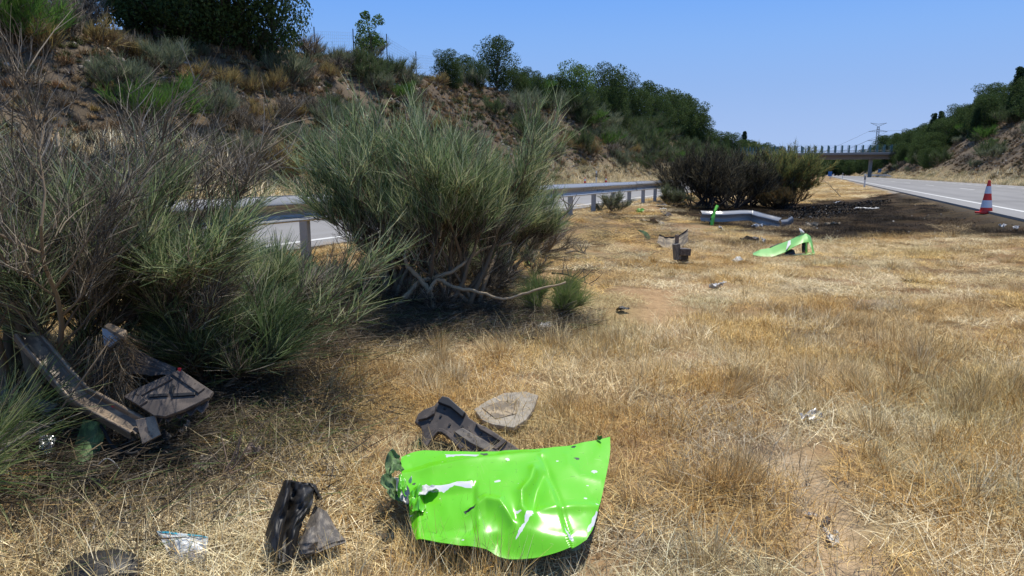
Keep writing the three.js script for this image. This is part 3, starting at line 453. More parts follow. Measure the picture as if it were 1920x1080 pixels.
// ------------------------------------------------------------------ shrubs on the embankments
const hid = new THREE.Group();
function proto(name, o, scaleW) { const t = new THREE.Group(); t.userData.base = name; const g = broomGeo(o); mesh('stems', mergeGeometries(g.stems), M.bark, t); mesh('foliage', g.nd ? mergeGeometries([g.live, g.dead]) : g.live, M.stem, t, 'stuff'); return t; }
const sb = { stems: 9, branches: 5, twigs: 2, segs: 1, tilt0: .1, tilt1: 1.15, stemR: .018 };
const SH = {
  grey: [41, 42, 43].map(s => proto('broom_shrub', { ...sb, h: 1.1, r: .6, whips: 1500, whipLen: .38, w: .013, pal: [[.18, .215, .125], [.25, .27, .17], [.13, .16, .09]], dead: .15, seed: s, up: .7 })),
  bright: [44, 45].map(s => proto('broom_shrub', { ...sb, h: 1.2, r: .7, whips: 1900, whipLen: .36, w: .013, pal: [[.1, .2, .035], [.14, .26, .05], [.07, .14, .03]], dead: .05, seed: s, up: .7 })),
  ochre: [46, 47].map(s => proto('dry_shrub', { ...sb, h: .7, r: .5, whips: 900, whipLen: .3, w: .013, pal: [[.33, .25, .09], [.24, .21, .09], [.4, .31, .13]], deadPal: [[.2, .13, .07]], dead: .3, seed: s, up: .5 })),
  dark: [48, 49, 50].map(s => proto('broom_shrub', { ...sb, h: 1.6, r: .9, whips: 2200, whipLen: .45, w: .016, pal: [[.09, .13, .05], [.13, .17, .07], [.065, .095, .04]], dead: .1, seed: s, up: .5 })),
  dead: [51, 52].map(s => proto('dead_shrub', { ...sb, h: .8, r: .6, whips: 900, whipLen: .3, w: .011, pal: GREY_P, deadPal: GREY_P, dead: .9, seed: s, up: .4, twiggy: true })),
};
const SL = { grey: 'grey green dome of broom', bright: 'fresh bright green broom dome', ochre: 'low ochre yellow dry shrub', dark: 'dark green dense broom shrub', dead: 'leafless grey dead shrub' };
{
  const r = rng(404);
  const place = (kind, x, z, s, side) => { const P = SH[kind], p = P[Math.floor(r() * P.length)], e = Math.abs(x) - (side < 0 ? 18 : 16.5), size = s < 1.15 ? 'small ' : s > 1.9 ? 'big ' : '', where = e < 3.2 ? ' at the foot of the embankment' : e < 7.5 ? ' halfway up the embankment' : ' near the top of the embankment', lab = size + SL[kind] + where + (side < 0 ? ' behind the guardrail' : ' across the dashed road'); copyOf(p, V(x, ground(x, z) - .06, z), r() * 6.28, [s * (.85 + .3 * r()), s * (.85 + .3 * r()), s * (.85 + .3 * r())], lab, 'shrub', lab + ', all alike'); };
  // those that can be told apart in the photograph: pixel on the slope, kind, scale
  const hit = (a, b) => { const d = ray(a, b).normalize(); let t = 6; const p = V(); for (let k = 0; k < 3000; k++) { p.copy(d).multiplyScalar(t).add(camera.position); if (p.y < ground(p.x, p.z)) break; t += .15; } return p; };
  for (const [a, b, k, s] of [[305, 235, 'bright', 1.75], [280, 235, 'bright', 1.4], [50, 95, 'bright', 1.7], [15, 70, 'bright', 1.8], [20, 60, 'ochre', 2], [418, 296, 'grey', 1.05], [480, 320, 'grey', 1.4], [575, 300, 'grey', 1.2], [600, 310, 'grey', 1.4], [552, 275, 'grey', .9], [215, 175, 'grey', 1.25], [240, 190, 'grey', 1.2], [310, 140, 'grey', 1.2], [330, 130, 'grey', 1.1], [130, 70, 'dead', 1.8], [90, 110, 'ochre', 1.6], [230, 105, 'ochre', 1.2], [265, 118, 'ochre', 1.1], [370, 155, 'ochre', 1.3], [430, 175, 'ochre', 1.6], [470, 180, 'ochre', 1.6], [510, 175, 'ochre', 1.6], [520, 335, 'ochre', 2.1], [545, 345, 'ochre', 1.6], [1057, 280, 'ochre', 2.2], [1110, 295, 'ochre', 2.2], [405, 235, 'grey', 1.4], [440, 240, 'dead', 1.4], [490, 235, 'ochre', 1.4], [460, 255, 'dead', 1.3], [545, 170, 'grey', 1.8], [575, 160, 'dead', 1.5], [480, 105, 'grey', 1.5], [455, 90, 'dead', 1.5], [575, 108, 'dead', 1.6], [590, 112, 'grey', 1.2], [640, 130, 'grey', 1.1], [690, 160, 'dark', 1.0], [670, 140, 'dark', 1.0], [705, 175, 'grey', 1.6], [700, 150, 'dark', 1.0], [755, 150, 'grey', 1.3], [770, 165, 'grey', 1.2], [735, 150, 'dark', 1.0], [760, 190, 'bright', 1.2], [820, 160, 'ochre', 1.6], [620, 150, 'ochre', 1.3], [660, 230, 'grey', 1.4], [620, 245, 'grey', 1.2], [160, 60, 'dead', 2.2], [190, 90, 'ochre', 1.6], [1000, 190, 'bright', 2.4], [1030, 215, 'grey', 2.4], [1075, 225, 'dark', 2.4], [1110, 240, 'grey', 2.6], [1145, 250, 'grey', 2.8], [1180, 255, 'dark', 2.6], [1150, 290, 'dead', 2], [1190, 290, 'ochre', 2], [1200, 270, 'grey', 2.5], [1220, 285, 'bright', 2.2], [1240, 300, 'grey', 2.6], [1165, 310, 'grey', 1.6], [980, 225, 'grey', 2.4], [1010, 245, 'dead', 2]]) { const p = hit(a, b); place(k, p.x, p.z, s, -1); }
  for (let k = 0; k < 130; k++) { const z = -14 - 120 * r() ** 1.3, x = -19.5 - 10.5 * r(); const u = r(); if (fbm(x * .3, z * .3 + 8) < .42) continue; place(u < .38 ? 'grey' : u < .62 ? 'dead' : u < .85 ? 'ochre' : 'dark', x, z, .7 + 1.1 * r(), -1); }
  for (let k = 0; k < 75; k++) { const z = -70 - 150 * r(), x = -19.5 - 10 * r(), u = r(); place(u < .4 ? 'dark' : u < .75 ? 'grey' : 'bright', x, z, 1.4 + 1.2 * r(), -1); }
  for (let k = 0; k < 110; k++) { const z = -40 - 200 * r(), x = 18 + 11 * r() ** .7, u = r(), upper = (x - 18) / 11; if (r() > .2 + upper * .9 + (z < -110 ? .8 : 0)) continue; place(u < .5 ? 'dark' : u < .66 ? 'bright' : u < .8 ? 'grey' : 'dead', x, z, 1 + 1.3 * r(), 1); }
}

// ------------------------------------------------------------------ trees
function treeProto(name, seed, o) {
  const r = rng(seed), t = new THREE.Group(); t.userData.base = name; const tr = new GB(), lf = new GB(), bark = [.1, .085, .07];
  const H = o.h, pts = [], rad = []; let x = 0, z = 0; for (let k = 0; k <= 7; k++) { pts.push(V(x, H * .8 * k / 7 - .3, z)); rad.push(o.tr * (1 - .8 * k / 7)); x += (r() - .5) * o.bend; z += (r() - .5) * o.bend; } tr.tube(pts, rad, 7, bark);
  const blobs = [];
  for (let k = 0; k < o.blobs; k++) {
    const f = o.low + (1 - o.low) * (k + r()) / o.blobs, a = k * 2.4 + r(), env = o.shape(f), q = env * o.w * (.35 + .65 * Math.sqrt(r())), c = V(Math.cos(a) * q + x * f, H * f, Math.sin(a) * q + z * f);
    blobs.push([c, o.br * (.7 + .6 * r()) * (.55 + .5 * env)]);
    const i = Math.min(6, Math.floor(f * 6)); const s = pts[i], mid = s.clone().lerp(c, .5).add(V(0, .1 * H * (r() - .3), 0)); tr.tube([s, mid, c], [o.tr * .4, o.tr * .22, o.tr * .08], 5, bark);
  }
  const per = Math.floor(o.leaves / blobs.length);
  for (const [c, R] of blobs) for (let k = 0; k < per; k++) {
    const u = r() * 2 - 1, a = r() * 6.283, q = Math.sqrt(1 - u * u), rr = R * (.3 + .75 * Math.cbrt(r())) * (.8 + .4 * noise(a * 2 + c.x * 3, u * 3 + c.y)); const p = V(c.x + q * Math.cos(a) * rr * 1.1, c.y + u * rr * .8, c.z + q * Math.sin(a) * rr * 1.1);
    const e1 = V(r() - .5, r() - .5, r() - .5).normalize(), e2 = V().crossVectors(e1, V(r() - .5, r() - .2, r() - .5)).normalize(), L = o.leaf * (.6 + .8 * r()), w = L * .55, c0 = o.pal[Math.floor(r() * o.pal.length)], kk = .75 + .5 * r(), cc = [c0[0] * kk, c0[1] * kk, c0[2] * kk];
    const a0 = lf.v(p.x - e1.x * L / 2, p.y - e1.y * L / 2, p.z - e1.z * L / 2, cc), a1 = lf.v(p.x + e2.x * w / 2, p.y + e2.y * w / 2, p.z + e2.z * w / 2, cc), a2 = lf.v(p.x + e1.x * L / 2, p.y + e1.y * L / 2, p.z + e1.z * L / 2, cc), a3 = lf.v(p.x - e2.x * w / 2, p.y - e2.y * w / 2, p.z - e2.z * w / 2, cc); lf.quad(a0, a1, a2, a3);
  }
  mesh('trunk', tr.geo(), M.bark, t); mesh('crown', lf.geo(), M.leaf, t); return t;
}
const oakPal = [[.05, .085, .022], [.07, .11, .03], [.035, .06, .018], [.09, .13, .04]], paleOakPal = [[.1, .17, .03], [.13, .2, .045], [.07, .12, .03]];  // second palette is a lighter green foliage
const round = f => Math.sqrt(Math.max(0, 1 - (2 * (f - .25) / 1.5 - .45) ** 2 * 2.2));
const oak = { h: 7, tr: .22, bend: .35, blobs: 28, low: .13, w: 2.3, br: 1.15, leaves: 12000, leaf: .2, shape: round, pal: oakPal };
const OAK = [61, 62, 63].map(s => treeProto('oak_tree', s, oak));
const BIGOAK = [64, 65].map(s => treeProto('oak_tree', s, { ...oak, h: 8.5, low: .06, w: 3.2, br: 1.25, blobs: 34, leaves: 20000, leaf: .17 }));
const YOUNG = treeProto('young_oak', 66, { ...oak, h: 3.2, tr: .05, low: .4, w: .75, br: .42, blobs: 8, leaves: 1500, leaf: .15, pal: paleOakPal });
const LIGHT = treeProto('oak_tree', 67, { ...oak, h: 6, w: 1.9, leaves: 9000, blobs: 18, pal: paleOakPal });
const PINE = [68, 69].map(s => treeProto('pine_tree', s, { ...oak, h: 9, tr: .2, bend: .12, low: .15, w: 1.9, br: .85, blobs: 30, leaves: 11000, leaf: .22, shape: f => Math.max(.12, 1.05 - f), pal: [[.035, .065, .022], [.05, .085, .03], [.025, .045, .016]] }));
{
  const r = rng(808);
  const crest = (a, X) => { const dep = FPX * Math.abs(X) / (Math.cos(YAW) * Math.abs(1537 - a)); return -(dep - Math.abs(X) * Math.sin(YAW)) / Math.cos(YAW); };
  const put = (p, x, z, s, label, cat, group) => copyOf(p, V(x, ground(x, z) - .15, z), r() * 6.28, [s * (.92 + .16 * r()), s, s * (.92 + .16 * r())], label, cat, group);
  // pixel column of trunk, lateral offset, height m, prototype, label
  const L = [
    [450, -27.6, 8.6, BIGOAK[0], 'large spreading oak shading the slope edge, end of its dark row'], [395, -28.2, 9, BIGOAK[1], 'broad dark oak overhanging the wire fence'], [335, -28.6, 9, BIGOAK[0], 'tall dark oak beside the fence gap of the embankment'], [290, -33, 9.5, OAK[0], 'dark oak crown next to the sky gap above the embankment'],
  ];
  { const t = put(OAK[1], -26.6, crest(535, -26.6), .95, 'slim oak with low hanging foliage at the end of the shaded row', 'tree'); t.scale.x *= .6; t.scale.z *= .6; }
  for (const [a, X, h, p, lab] of L) put(p, X, crest(a, X), h / (p === BIGOAK[0] || p === BIGOAK[1] ? 8.5 : 7), lab, 'tree');
  put(YOUNG, -28.5, crest(712, -28.5), 1.1, 'small young oak alone on the embankment ridge', 'tree');
  put(OAK[1], -28.5, crest(942, -28.5), .68, 'rounded dark oak standing taller than its ridge neighbours', 'tree'); put(OAK[2], -30, crest(880, -30), .42, 'low dark oak next to the rounded ridge oak', 'tree');
  put(LIGHT, -27, crest(1075, -27), .98, 'pale green open crowned oak on the ridge', 'tree'); put(OAK[0], -28, crest(1140, -28), 1.05, 'dense dark oak beside the pale open crowned oak', 'tree'); put(OAK[2], -30, crest(1000, -30), .5, 'low bushy oak between two ridge oaks', 'tree');
  for (const [a, X, sc] of [[850, -28.5, .38], [862, -27.8, .3], [905, -28, .34], [970, -28.2, .42], [985, -28, .36], [1012, -28, .42], [1045, -28, .45], [1058, -27.5, .5], [1100, -27.5, .6], [1120, -27.6, .6], [1150, -27, .75]]) put(OAK[Math.floor(r() * 3)], X, crest(a, X), sc, 'low bushy oak filling the gaps along the ridge row', 'tree', 'low oaks along the ridge');
  const Lg = 'dark oak in the close row on the ridge toward the bridge', Rg = 'dark pine in the wood above the road embankment', Ro = 'dark oak in the wood above the road embankment';
  for (const [a, X, s] of [[1030, -32, .55], [1165, -29, 1], [1195, -27, .9], [1215, -30, 1.2], [1235, -27, 1.05], [1255, -27.5, 1.25], [1270, -29, 1.3], [1285, -28, 1.35], [1300, -27, 1.25], [1312, -26, 1.0], [1330, -25, .8], [1350, -25, .9], [1375, -25, 1.05], [1390, -24, 1.0], [1405, -24, 1]]) put(OAK[Math.floor(r() * 3)], X, crest(a, X), s, Lg, 'tree', 'oaks on the ridge toward the bridge');
  for (let k = 0; k < 80; k++) { const z = -62 - 190 * ((k + r()) / 80), X = 26 + 8 * r() - (z < -130 ? 6 * r() : 0); if (r() < .18) put(PINE[Math.floor(r() * 2)], X, z, (.42 + .25 * r()) * (z < -95 ? 1.5 : 1), Rg, 'tree', 'pines above the road'); else put(OAK[Math.floor(r() * 3)], X, z, (.42 + .25 * r()) * (z < -95 ? 1.55 : 1), Ro, 'tree', 'oaks above the road'); }
  for (let k = 0; k < 26; k++) { const z = -150 - 95 * r(), X = 18.5 + 9 * r(); put(OAK[Math.floor(r() * 3)], X, z, .5 + .35 * r(), 'dark oak low on the wooded embankment near the bridge', 'tree', 'oaks near the bridge'); }
  for (let k = 0; k < 44; k++) { const z = -395 - 50 * r(), X = -34 + 75 * (k + r()) / 44; put(OAK[Math.floor(r() * 3)], X, z, 1 + .5 * r(), 'tall tree closing off the view under the bridge', 'tree', 'trees closing off the view under the bridge'); }
  for (let k = 0; k < 150; k++) { const z = -270 - 190 * r(), X = -50 + 115 * r(); if (X > -18 && X < 17 && z > -400) continue; put(r() < .3 ? PINE[0] : OAK[Math.floor(r() * 3)], X, z, .7 + .5 * r(), 'distant tree in the wood beyond the bridge', 'tree', 'trees beyond the bridge'); }
}

// ------------------------------------------------------------------ wire fence on the ridge
{
  const X = -29.6, f = thing('wire_fence', 'wire mesh fence on thin posts along the ridge', 'fence', null, V(X, 0, 0)); const w = new GB(); let prev = null;
  for (let z = -16; z > -76; z -= 4) { const y = ground(X, z); mesh('fence_post', new THREE.CylinderGeometry(.035, .035, 2.3, 6).translate(0, y + 1.05, z), M.steelDark, f); if (prev) { for (let k = 0; k <= 9; k++) w.tube([V(0, prev[0] + .15 + k * .2, prev[1]), V(0, y + .15 + k * .2, z)], [.004, .004], 3, [.3, .3, .3]); for (let k = 1; k < 20; k++) { const t = k / 20, yy = mixn(prev[0], y, t), zz = mixn(prev[1], z, t); w.tube([V(0, yy + .1, zz), V(0, yy + 1.95, zz)], [.003, .003], 3, [.3, .3, .3]); } } prev = [y, z]; }
  mesh('wire_mesh', w.geo(), M.stem, f, 'stuff');
}

// ------------------------------------------------------------------ bridge, pylon, far road furniture
{
  const z = -232, o = thing('road_bridge', 'concrete bridge with tall screen fence crossing both carriageways', 'bridge', null, V(0, 0, z)); const y0 = 5.9, L = 56;
  mesh('girder', new RoundedBoxGeometry(L, 1.15, 5, 1, .05).translate(0, y0 + .57, 0), M.bridge, o); mesh('deck_slab', new RoundedBoxGeometry(L, .34, 8, 1, .04).translate(0, y0 + 1.33, 0), M.bridge, o);
  for (const s of [-1, 1]) { mesh('parapet', new RoundedBoxGeometry(L, .45, .3, 1, .03).translate(0, y0 + 1.73, s * 3.8), M.concrete, o); mesh('handrail', new THREE.CylinderGeometry(.05, .05, L, 6).rotateZ(Math.PI / 2).translate(0, y0 + 2.5, s * 3.8), M.steelDark, o); }
  for (const x of [-2.1, 13.6, -18.5]) mesh('pier', new RoundedBoxGeometry(.95, y0 + 1, 2.4, 2, .15).translate(x, y0 / 2 - .2, 0), M.concrete, o);
  for (let x = -24; x < 26; x += 1.85) { for (const s of [1, -1]) { const p = mesh('screen_panel', new THREE.BoxGeometry(.42, 2.0, .06).translate(x + (s < 0 ? .25 : 0), y0 + 3.0, s * 3.8), M.screen, o); mesh('screen_post', new THREE.BoxGeometry(.09, 2.6, .12).translate(x - .2, y0 + 2.9, s * 3.86), M.steelDark, p); } }
  const wg = new GB(); for (let k = 0; k < 6; k++) wg.tube([V(-25, y0 + 2.2 + k * .36, 3.8), V(25.5, y0 + 2.2 + k * .36, 3.8)], [.018, .018], 3, [.2, .25, .28]); mesh('screen_wires', wg.geo(), M.stem, o, 'stuff');
}
{
  const p = D(1640, 318, 620), o = thing('power_pylon', 'lattice steel power pylon behind the trees near the bridge', 'pylon', null, V(p.x, 0, p.z)); const H = 48, g = new GB(), c = [.16, .17, .18], r = .17;
  const w = y => y < H * .55 ? mixn(4.2, 1.35, y / (H * .55)) : mixn(1.35, .7, (y - H * .55) / (H * .45)); const leg = (y, i) => V([1, 1, -1, -1][i] * w(y), y, [1, -1, -1, 1][i] * w(y));
  const lv = []; for (let y = 0, k = 0; y <= H * .93; y += Math.max(1.8, w(y) * 1.9)) lv.push(y); for (let k = 0; k + 1 < lv.length; k++) for (let i = 0; i < 4; i++) { g.tube([leg(lv[k], i), leg(lv[k + 1], i)], [r, r], 4, c); g.tube([leg(lv[k], i), leg(lv[k + 1], (i + 1) % 4)], [r * .6, r * .6], 3, c); g.tube([leg(lv[k + 1], i), leg(lv[k], (i + 1) % 4)], [r * .6, r * .6], 3, c); }
  mesh('tower_body', g.geo(), M.stem, o);
  const dirA = RIGHT; for (const [y, l, tip] of [[H * .93, 7.4, 2.1], [H * .83, 8.6, -.6], [H * .66, 8.6, -.6], [H * .5, 8.6, -.6]]) for (const s of [-1, 1]) { const a = new GB(), e = dirA.clone().multiplyScalar(s * l).setY(y + tip); a.tube([V(0, y + 1, 0), e], [r, r * .7], 4, c); a.tube([V(0, y - 1, 0), e], [r, r * .7], 4, c); for (let k = 1; k < 4; k++) { const t = k / 4; a.tube([V(0, y + 1, 0).lerp(e, t), V(0, y - 1, 0).lerp(e, t + .12)], [r * .5, r * .5], 3, c); } mesh('cross_arm', a.geo(), M.stem, o); }
  const wire = (a, b, sag, label, rad) => { const w = new GB(), pts = [], rr = []; for (let k = 0; k <= 24; k++) { const t = k / 24, q = a.clone().lerp(b, t); q.y -= sag * 4 * t * (1 - t); pts.push(q); rr.push(rad); } w.tube(pts, rr, 3, [.2, .22, .25]); const m = mesh('power_line', w.geo(), M.stem); tag(m, label, 'cable', 'cables strung from the pylon'); };
  for (const [y, s, l] of [[H * .83 - .6, -1, 8.4], [H * .83 - .8, 1, 8.4], [H * .66 - .6, -1, 8.4], [H * .66 - .8, 1, 8.4], [H * .5 - .6, -1, 8.4]]) { const a = V(p.x, 0, p.z).addScaledVector(dirA, s * l).setY(y); wire(a, D(1290, 330 - (y - 24) * .8, 900).addScaledVector(dirA, s * 6), 18, 'thin power line sagging away from the pylon behind the bridge', .11); }
  const a = V(p.x, 0, p.z).addScaledVector(dirA, 8.4).setY(H * .83); wire(a, D(1990, 118, 380), 10, 'thin power line rising over the pine wood from the pylon', .09);
}
function cone(pos, s, label, turn, group) {
  const o = thing('traffic_cone', label, 'traffic cone', group, pos); o.rotation.y = turn; o.scale.setScalar(s);
  const sh = new THREE.Shape(); const q = .19; sh.moveTo(-q, -q + .03); for (const [a, b] of [[-q, q - .03], [-q + .03, q], [q - .03, q], [q, q - .03], [q, -q + .03], [q - .03, -q], [-q + .03, -q]]) sh.lineTo(a, b);
  mesh('base', new THREE.ExtrudeGeometry(sh, { depth: .035, bevelEnabled: true, bevelThickness: .006, bevelSize: .006, bevelSegments: 2 }).rotateX(-Math.PI / 2).translate(0, .006, 0), M.coneRed, o);
  const R = y => .150 - .118 * (y - .04) / .86, seg = (a, b, e, m, n) => mesh(n, new THREE.LatheGeometry([[R(a) + e, a], [R(b) + e, b]].map(v => new THREE.Vector2(...v)), 28), m, o);
  mesh('body', new THREE.LatheGeometry([[.165, .04], [.15, .06], [R(.9), .885], [R(.9) - .008, .9], [.014, .9], [.014, .86]].map(v => new THREE.Vector2(...v)), 28), M.coneRed, o);
  seg(.16, .36, .003, M.coneWhite, 'reflective_band'); seg(.54, .74, .003, M.coneWhite, 'reflective_band'); return o;
}
{ const p = D(1848, 402, 18.7); cone(V(p.x, ground(p.x, p.z) + .0, p.z), 1, 'red and white traffic cone standing beside the burnt verge', .5); }
{ for (const [a, lab] of [[1103, 'small traffic cone beyond the guardrail, next to the leaning stake'], [1142, 'small traffic cone beyond the guardrail, on the bridge side of the white post']]) { const X = -16.3, dep = FPX * 16.3 / (Math.cos(YAW) * (1537 - a)), z = -(dep - 16.3 * Math.sin(YAW)) / Math.cos(YAW); cone(V(X, RY, z), .85, lab, .2, 'cones beyond the guardrail'); } }
function delineator(pos, label, s = 1) {
  const o = thing('marker_post', label, 'marker post', null, pos); const sh = new THREE.Shape([[-.06, -.02], [.06, -.02], [.05, .03], [-.05, .03]].map(v => new THREE.Vector2(...v)));
  mesh('post', new THREE.ExtrudeGeometry(sh, { depth: 1.1 * s, bevelEnabled: true, bevelSize: .006, bevelThickness: .01, bevelSegments: 2 }).rotateX(-Math.PI / 2), M.white, o); mesh('black_band', new THREE.BoxGeometry(.15, .26 * s, .075).translate(0, .78 * s, -.005), M.black, o); mesh('reflector', new THREE.BoxGeometry(.05, .16 * s, .01).translate(0, .78 * s, .042), M.alu, o);
}
{ const p = D(1621, 346, 61); delineator(V(p.x, ground(p.x, p.z) - .05, p.z), 'white marker post with black band on the grassy road edge', 1.08); }
{ const X = -17.3, a = 1124, dep = FPX * 17.3 / (Math.cos(YAW) * (1537 - a)), z = -(dep - 17.3 * Math.sin(YAW)) / Math.cos(YAW); delineator(V(X, ground(X, z), z), 'white marker post standing between two distant cones', 1.15); }
{ const p = D(1580, 331, 150); delineator(V(p.x, ground(p.x, p.z), p.z), 'far white marker post close to the blue arrow board', 1.1); }
{ const X = -18, z = -42; const s = new GB(); s.tube([V(0, -.1, 0), V(.05, .8, .02), V(.22, 1.6, .06)], [.05, .045, .03], 6, [.1, .08, .06]); const m = mesh('wooden_stake', s.geo(), M.bark); m.position.set(X, ground(X, z), z); tag(m, 'dark leaning wooden stake in the verge beyond the guardrail', 'stake'); }
{ // crash barrier with ramped end on the far verge
  const o = thing('guardrail', 'far galvanised guardrail with ramped end on the outer verge below the wood', 'guardrail', null, V(15.6, RY, 0)); const pts = []; for (let z = -300; z <= -196; z += 8) pts.push(V(0, .62, z)); pts.push(V(.3, .05, -183)); mesh('beam', sweep(WP.map(([a, b]) => [a * 1.6, -b]), pts, UPV, .01), M.galv, o); for (let z = -300; z < -196; z += 4) mesh('post', new THREE.BoxGeometry(.12, .75, .1).translate(.12, .3, z), M.galvPost, o);
  mesh('wall', new RoundedBoxGeometry(.3, .6, 100, 1, .04).translate(.45, .3, -248), M.concrete, o);
}
function sign(pos, w, h, ph, label, ry = 0) { const o = thing('road_sign', label, 'road sign', null, pos); mesh('panel', new RoundedBoxGeometry(w, h, .06, 2, .02).translate(0, ph + h / 2, 0), M.blue, o); mesh('post', new THREE.CylinderGeometry(.06, .06, ph + h * .8, 8).translate(0, (ph + h * .8) / 2, -.08), M.galvPost, o); return o; }
{ const p = D(1649, 325, 215); sign(V(p.x, ground(p.x, p.z), p.z), .95, 1.1, .9, 'small blue road sign near the ramped barrier end'); const q = D(1556, 332, 190); const s = sign(V(q.x, ground(q.x, q.z), q.z), 1.0, 1.3, .7, 'blue arrow board in the median near the bridge pier'); const b = new GB(); mesh('white_brace', new THREE.BoxGeometry(.18, 1.6, .06).rotateZ(-.7).translate(.5, .75, .1), M.white, s); }

// ------------------------------------------------------------------ wreckage: the green bonnet
const H_ = (zx, zy) => [600 + zx / 3, 720 + zy / 3];   // coordinates read from an enlarged view of the bonnet
{
  const anchor = G(960, 1046, .1), fl = G(960, 846), tilt = 13 * Math.PI / 180, nrm = V(0, Math.cos(tilt), 0).addScaledVector(toCam, Math.sin(tilt)).normalize();
  const top = curve2([[458, 412], [560, 377], [720, 383], [900, 387], [1080, 388], [1200, 380], [1400, 350], [1530, 318], [1632, 294]]), bot = curve2([[540, 872], [620, 898], [700, 914], [850, 930], [940, 940], [1000, 962], [1070, 974], [1200, 968], [1400, 928], [1500, 880]]), lef = curve2([[458, 412], [452, 480], [470, 550], [505, 610], [500, 680], [515, 780], [540, 872]]), rig = curve2([[1632, 294], [1632, 380], [1600, 560], [1555, 750], [1530, 830], [1500, 880]]);
  const c00 = [458, 412], c10 = [1632, 294], c01 = [540, 872], c11 = [1500, 880];
  const pix = (u, v) => { const a = splAt(top, u), b = splAt(bot, u), c = splAt(lef, v), d = splAt(rig, v); return [0, 1].map(i => (1 - v) * a[i] + v * b[i] + (1 - u) * c[i] + u * d[i] - ((1 - u) * (1 - v) * c00[i] + u * (1 - v) * c10[i] + (1 - u) * v * c01[i] + u * v * c11[i])); };
  const seg = (pts, x, y) => { let m = 1e9, s = 0; for (let i = 0; i + 1 < pts.length; i++) { const [ax, ay] = pts[i], [bx, by] = pts[i + 1], t = clamp(((x - ax) * (bx - ax) + (y - ay) * (by - ay)) / ((bx - ax) ** 2 + (by - ay) ** 2), 0, 1), d = Math.hypot(x - ax - (bx - ax) * t, y - ay - (by - ay) * t); if (d < m) { m = d; s = Math.sign((bx - ax) * (y - ay) - (by - ay) * (x - ax)); } } return [m, s]; };
  const ridge = (pts, x, y, w, a) => a * Math.exp(-((seg(pts, x, y)[0] / w) ** 1.35));
  const disp = (x, y) => {
    let h = .05 * Math.sin(clamp((x - 450) / 1180, 0, 1) * Math.PI) * Math.sin(clamp((y - 330) / 680, 0, 1) * Math.PI);
    h += ridge([[450, 530], [700, 495], [1000, 450], [1240, 415]], x, y, 26, .016) + ridge([[520, 470], [800, 440], [1000, 400]], x, y, 30, -.007);
    h += ridge([[1240, 428], [1290, 560], [1340, 690], [1390, 850]], x, y, 13, -.010) + .012 * ss(-1, 1, seg([[1240, 428], [1390, 850]], x, y)[1] * Math.min(1, seg([[1240, 428], [1390, 850]], x, y)[0] / 16)) * ss(400, 470, y);
    h += ridge([[1205, 540], [1190, 600], [1135, 680], [1140, 760], [1165, 800]], x, y, 34, .03) + ridge([[1250, 560], [1215, 640], [1195, 740]], x, y, 45, -.026);
    h += ridge([[860, 760], [930, 720], [1010, 740], [1085, 830]], x, y, 34, .026) + ridge([[800, 900], [900, 800]], x, y, 60, -.014) + ridge([[1210, 765], [1400, 730], [1600, 690]], x, y, 24, .014) + ridge([[1000, 900], [1100, 820]], x, y, 40, -.015);
    h += ridge([[1390, 410], [1400, 470], [1460, 530], [1580, 545]], x, y, 22, .005);
    // torn pocket with raised lip on the left
    const inx = ss(545, 575, x) * (1 - ss(860, 895, x)), iny = ss(598, 604, y) * (1 - ss(840, 900, y)); h += .020 * ss(520, 560, x) * (1 - ss(850, 890, x)) * ss(596, 603, y) * (1 - ss(603, 660, y)); h -= .018 * inx * iny * (.6 + .4 * noise(x / 90, y / 90));
    h -= .05 * ss(1480, 1640, x) ** 2 * ss(500, 900, y) + .03 * ss(860, 980, y) * ss(0, 1, (x - 500) / 600); h -= .04 * (1 - ss(495, 580, x)) * ss(590, 700, y);
    h += (fbm(x / 170, y / 170, 2) - .5) * .02 + (fbm(x / 45 + 9, y / 45, 2) - .5) * .0016; return h;
  };
  const o = thing('car_bonnet', 'crumpled bright lime green car bonnet lying on dry grass', 'car bonnet', null, V());
  const cv = document.createElement('canvas'); cv.width = 1400; cv.height = 800; const x = cv.getContext('2d'); const r = rng(3);
  x.fillStyle = 'rgb(104,197,20)'; x.fillRect(0, 0, 1400, 800); x.translate(-300, -240);
  const pg = (c, pts) => { x.fillStyle = c; x.beginPath(); pts.forEach(([a, b], i) => i ? x.lineTo(a, b) : x.moveTo(a, b)); x.closePath(); x.fill(); };
  for (let k = 0; k < 150; k++) { const a = 460 + r() * 1160, b = 350 + r() * 620, an = (r() < .6 ? -.12 : 1.2) + (r() - .5) * .6, l = 8 + 70 * r() * r(); x.strokeStyle = r() < .6 ? `rgba(190,200,180,${.3 + .4 * r()})` : `rgba(50,80,20,${.3 + .3 * r()})`; x.lineWidth = .8 + 1.2 * r() * r(); x.beginPath(); x.moveTo(a, b); x.quadraticCurveTo(a + Math.cos(an) * l * .5 + (r() - .5) * 14, b + Math.sin(an) * l * .5 + (r() - .5) * 14, a + Math.cos(an) * l, b + Math.sin(an) * l); x.stroke(); }
  for (let k = 0; k < 26; k++) { const a = 480 + r() * 1130, b = 360 + r() * 600, q = 3 + 12 * r() * r(); x.fillStyle = r() < .7 ? 'rgb(205,208,205)' : 'rgb(70,80,60)'; x.beginPath(); for (let m = 0; m < 8; m++) { const an = m / 8 * 6.283, l = q * (.4 + .9 * r()); x.lineTo(a + Math.cos(an) * l * 1.6, b + Math.sin(an) * l * .7); } x.closePath(); x.fill(); }
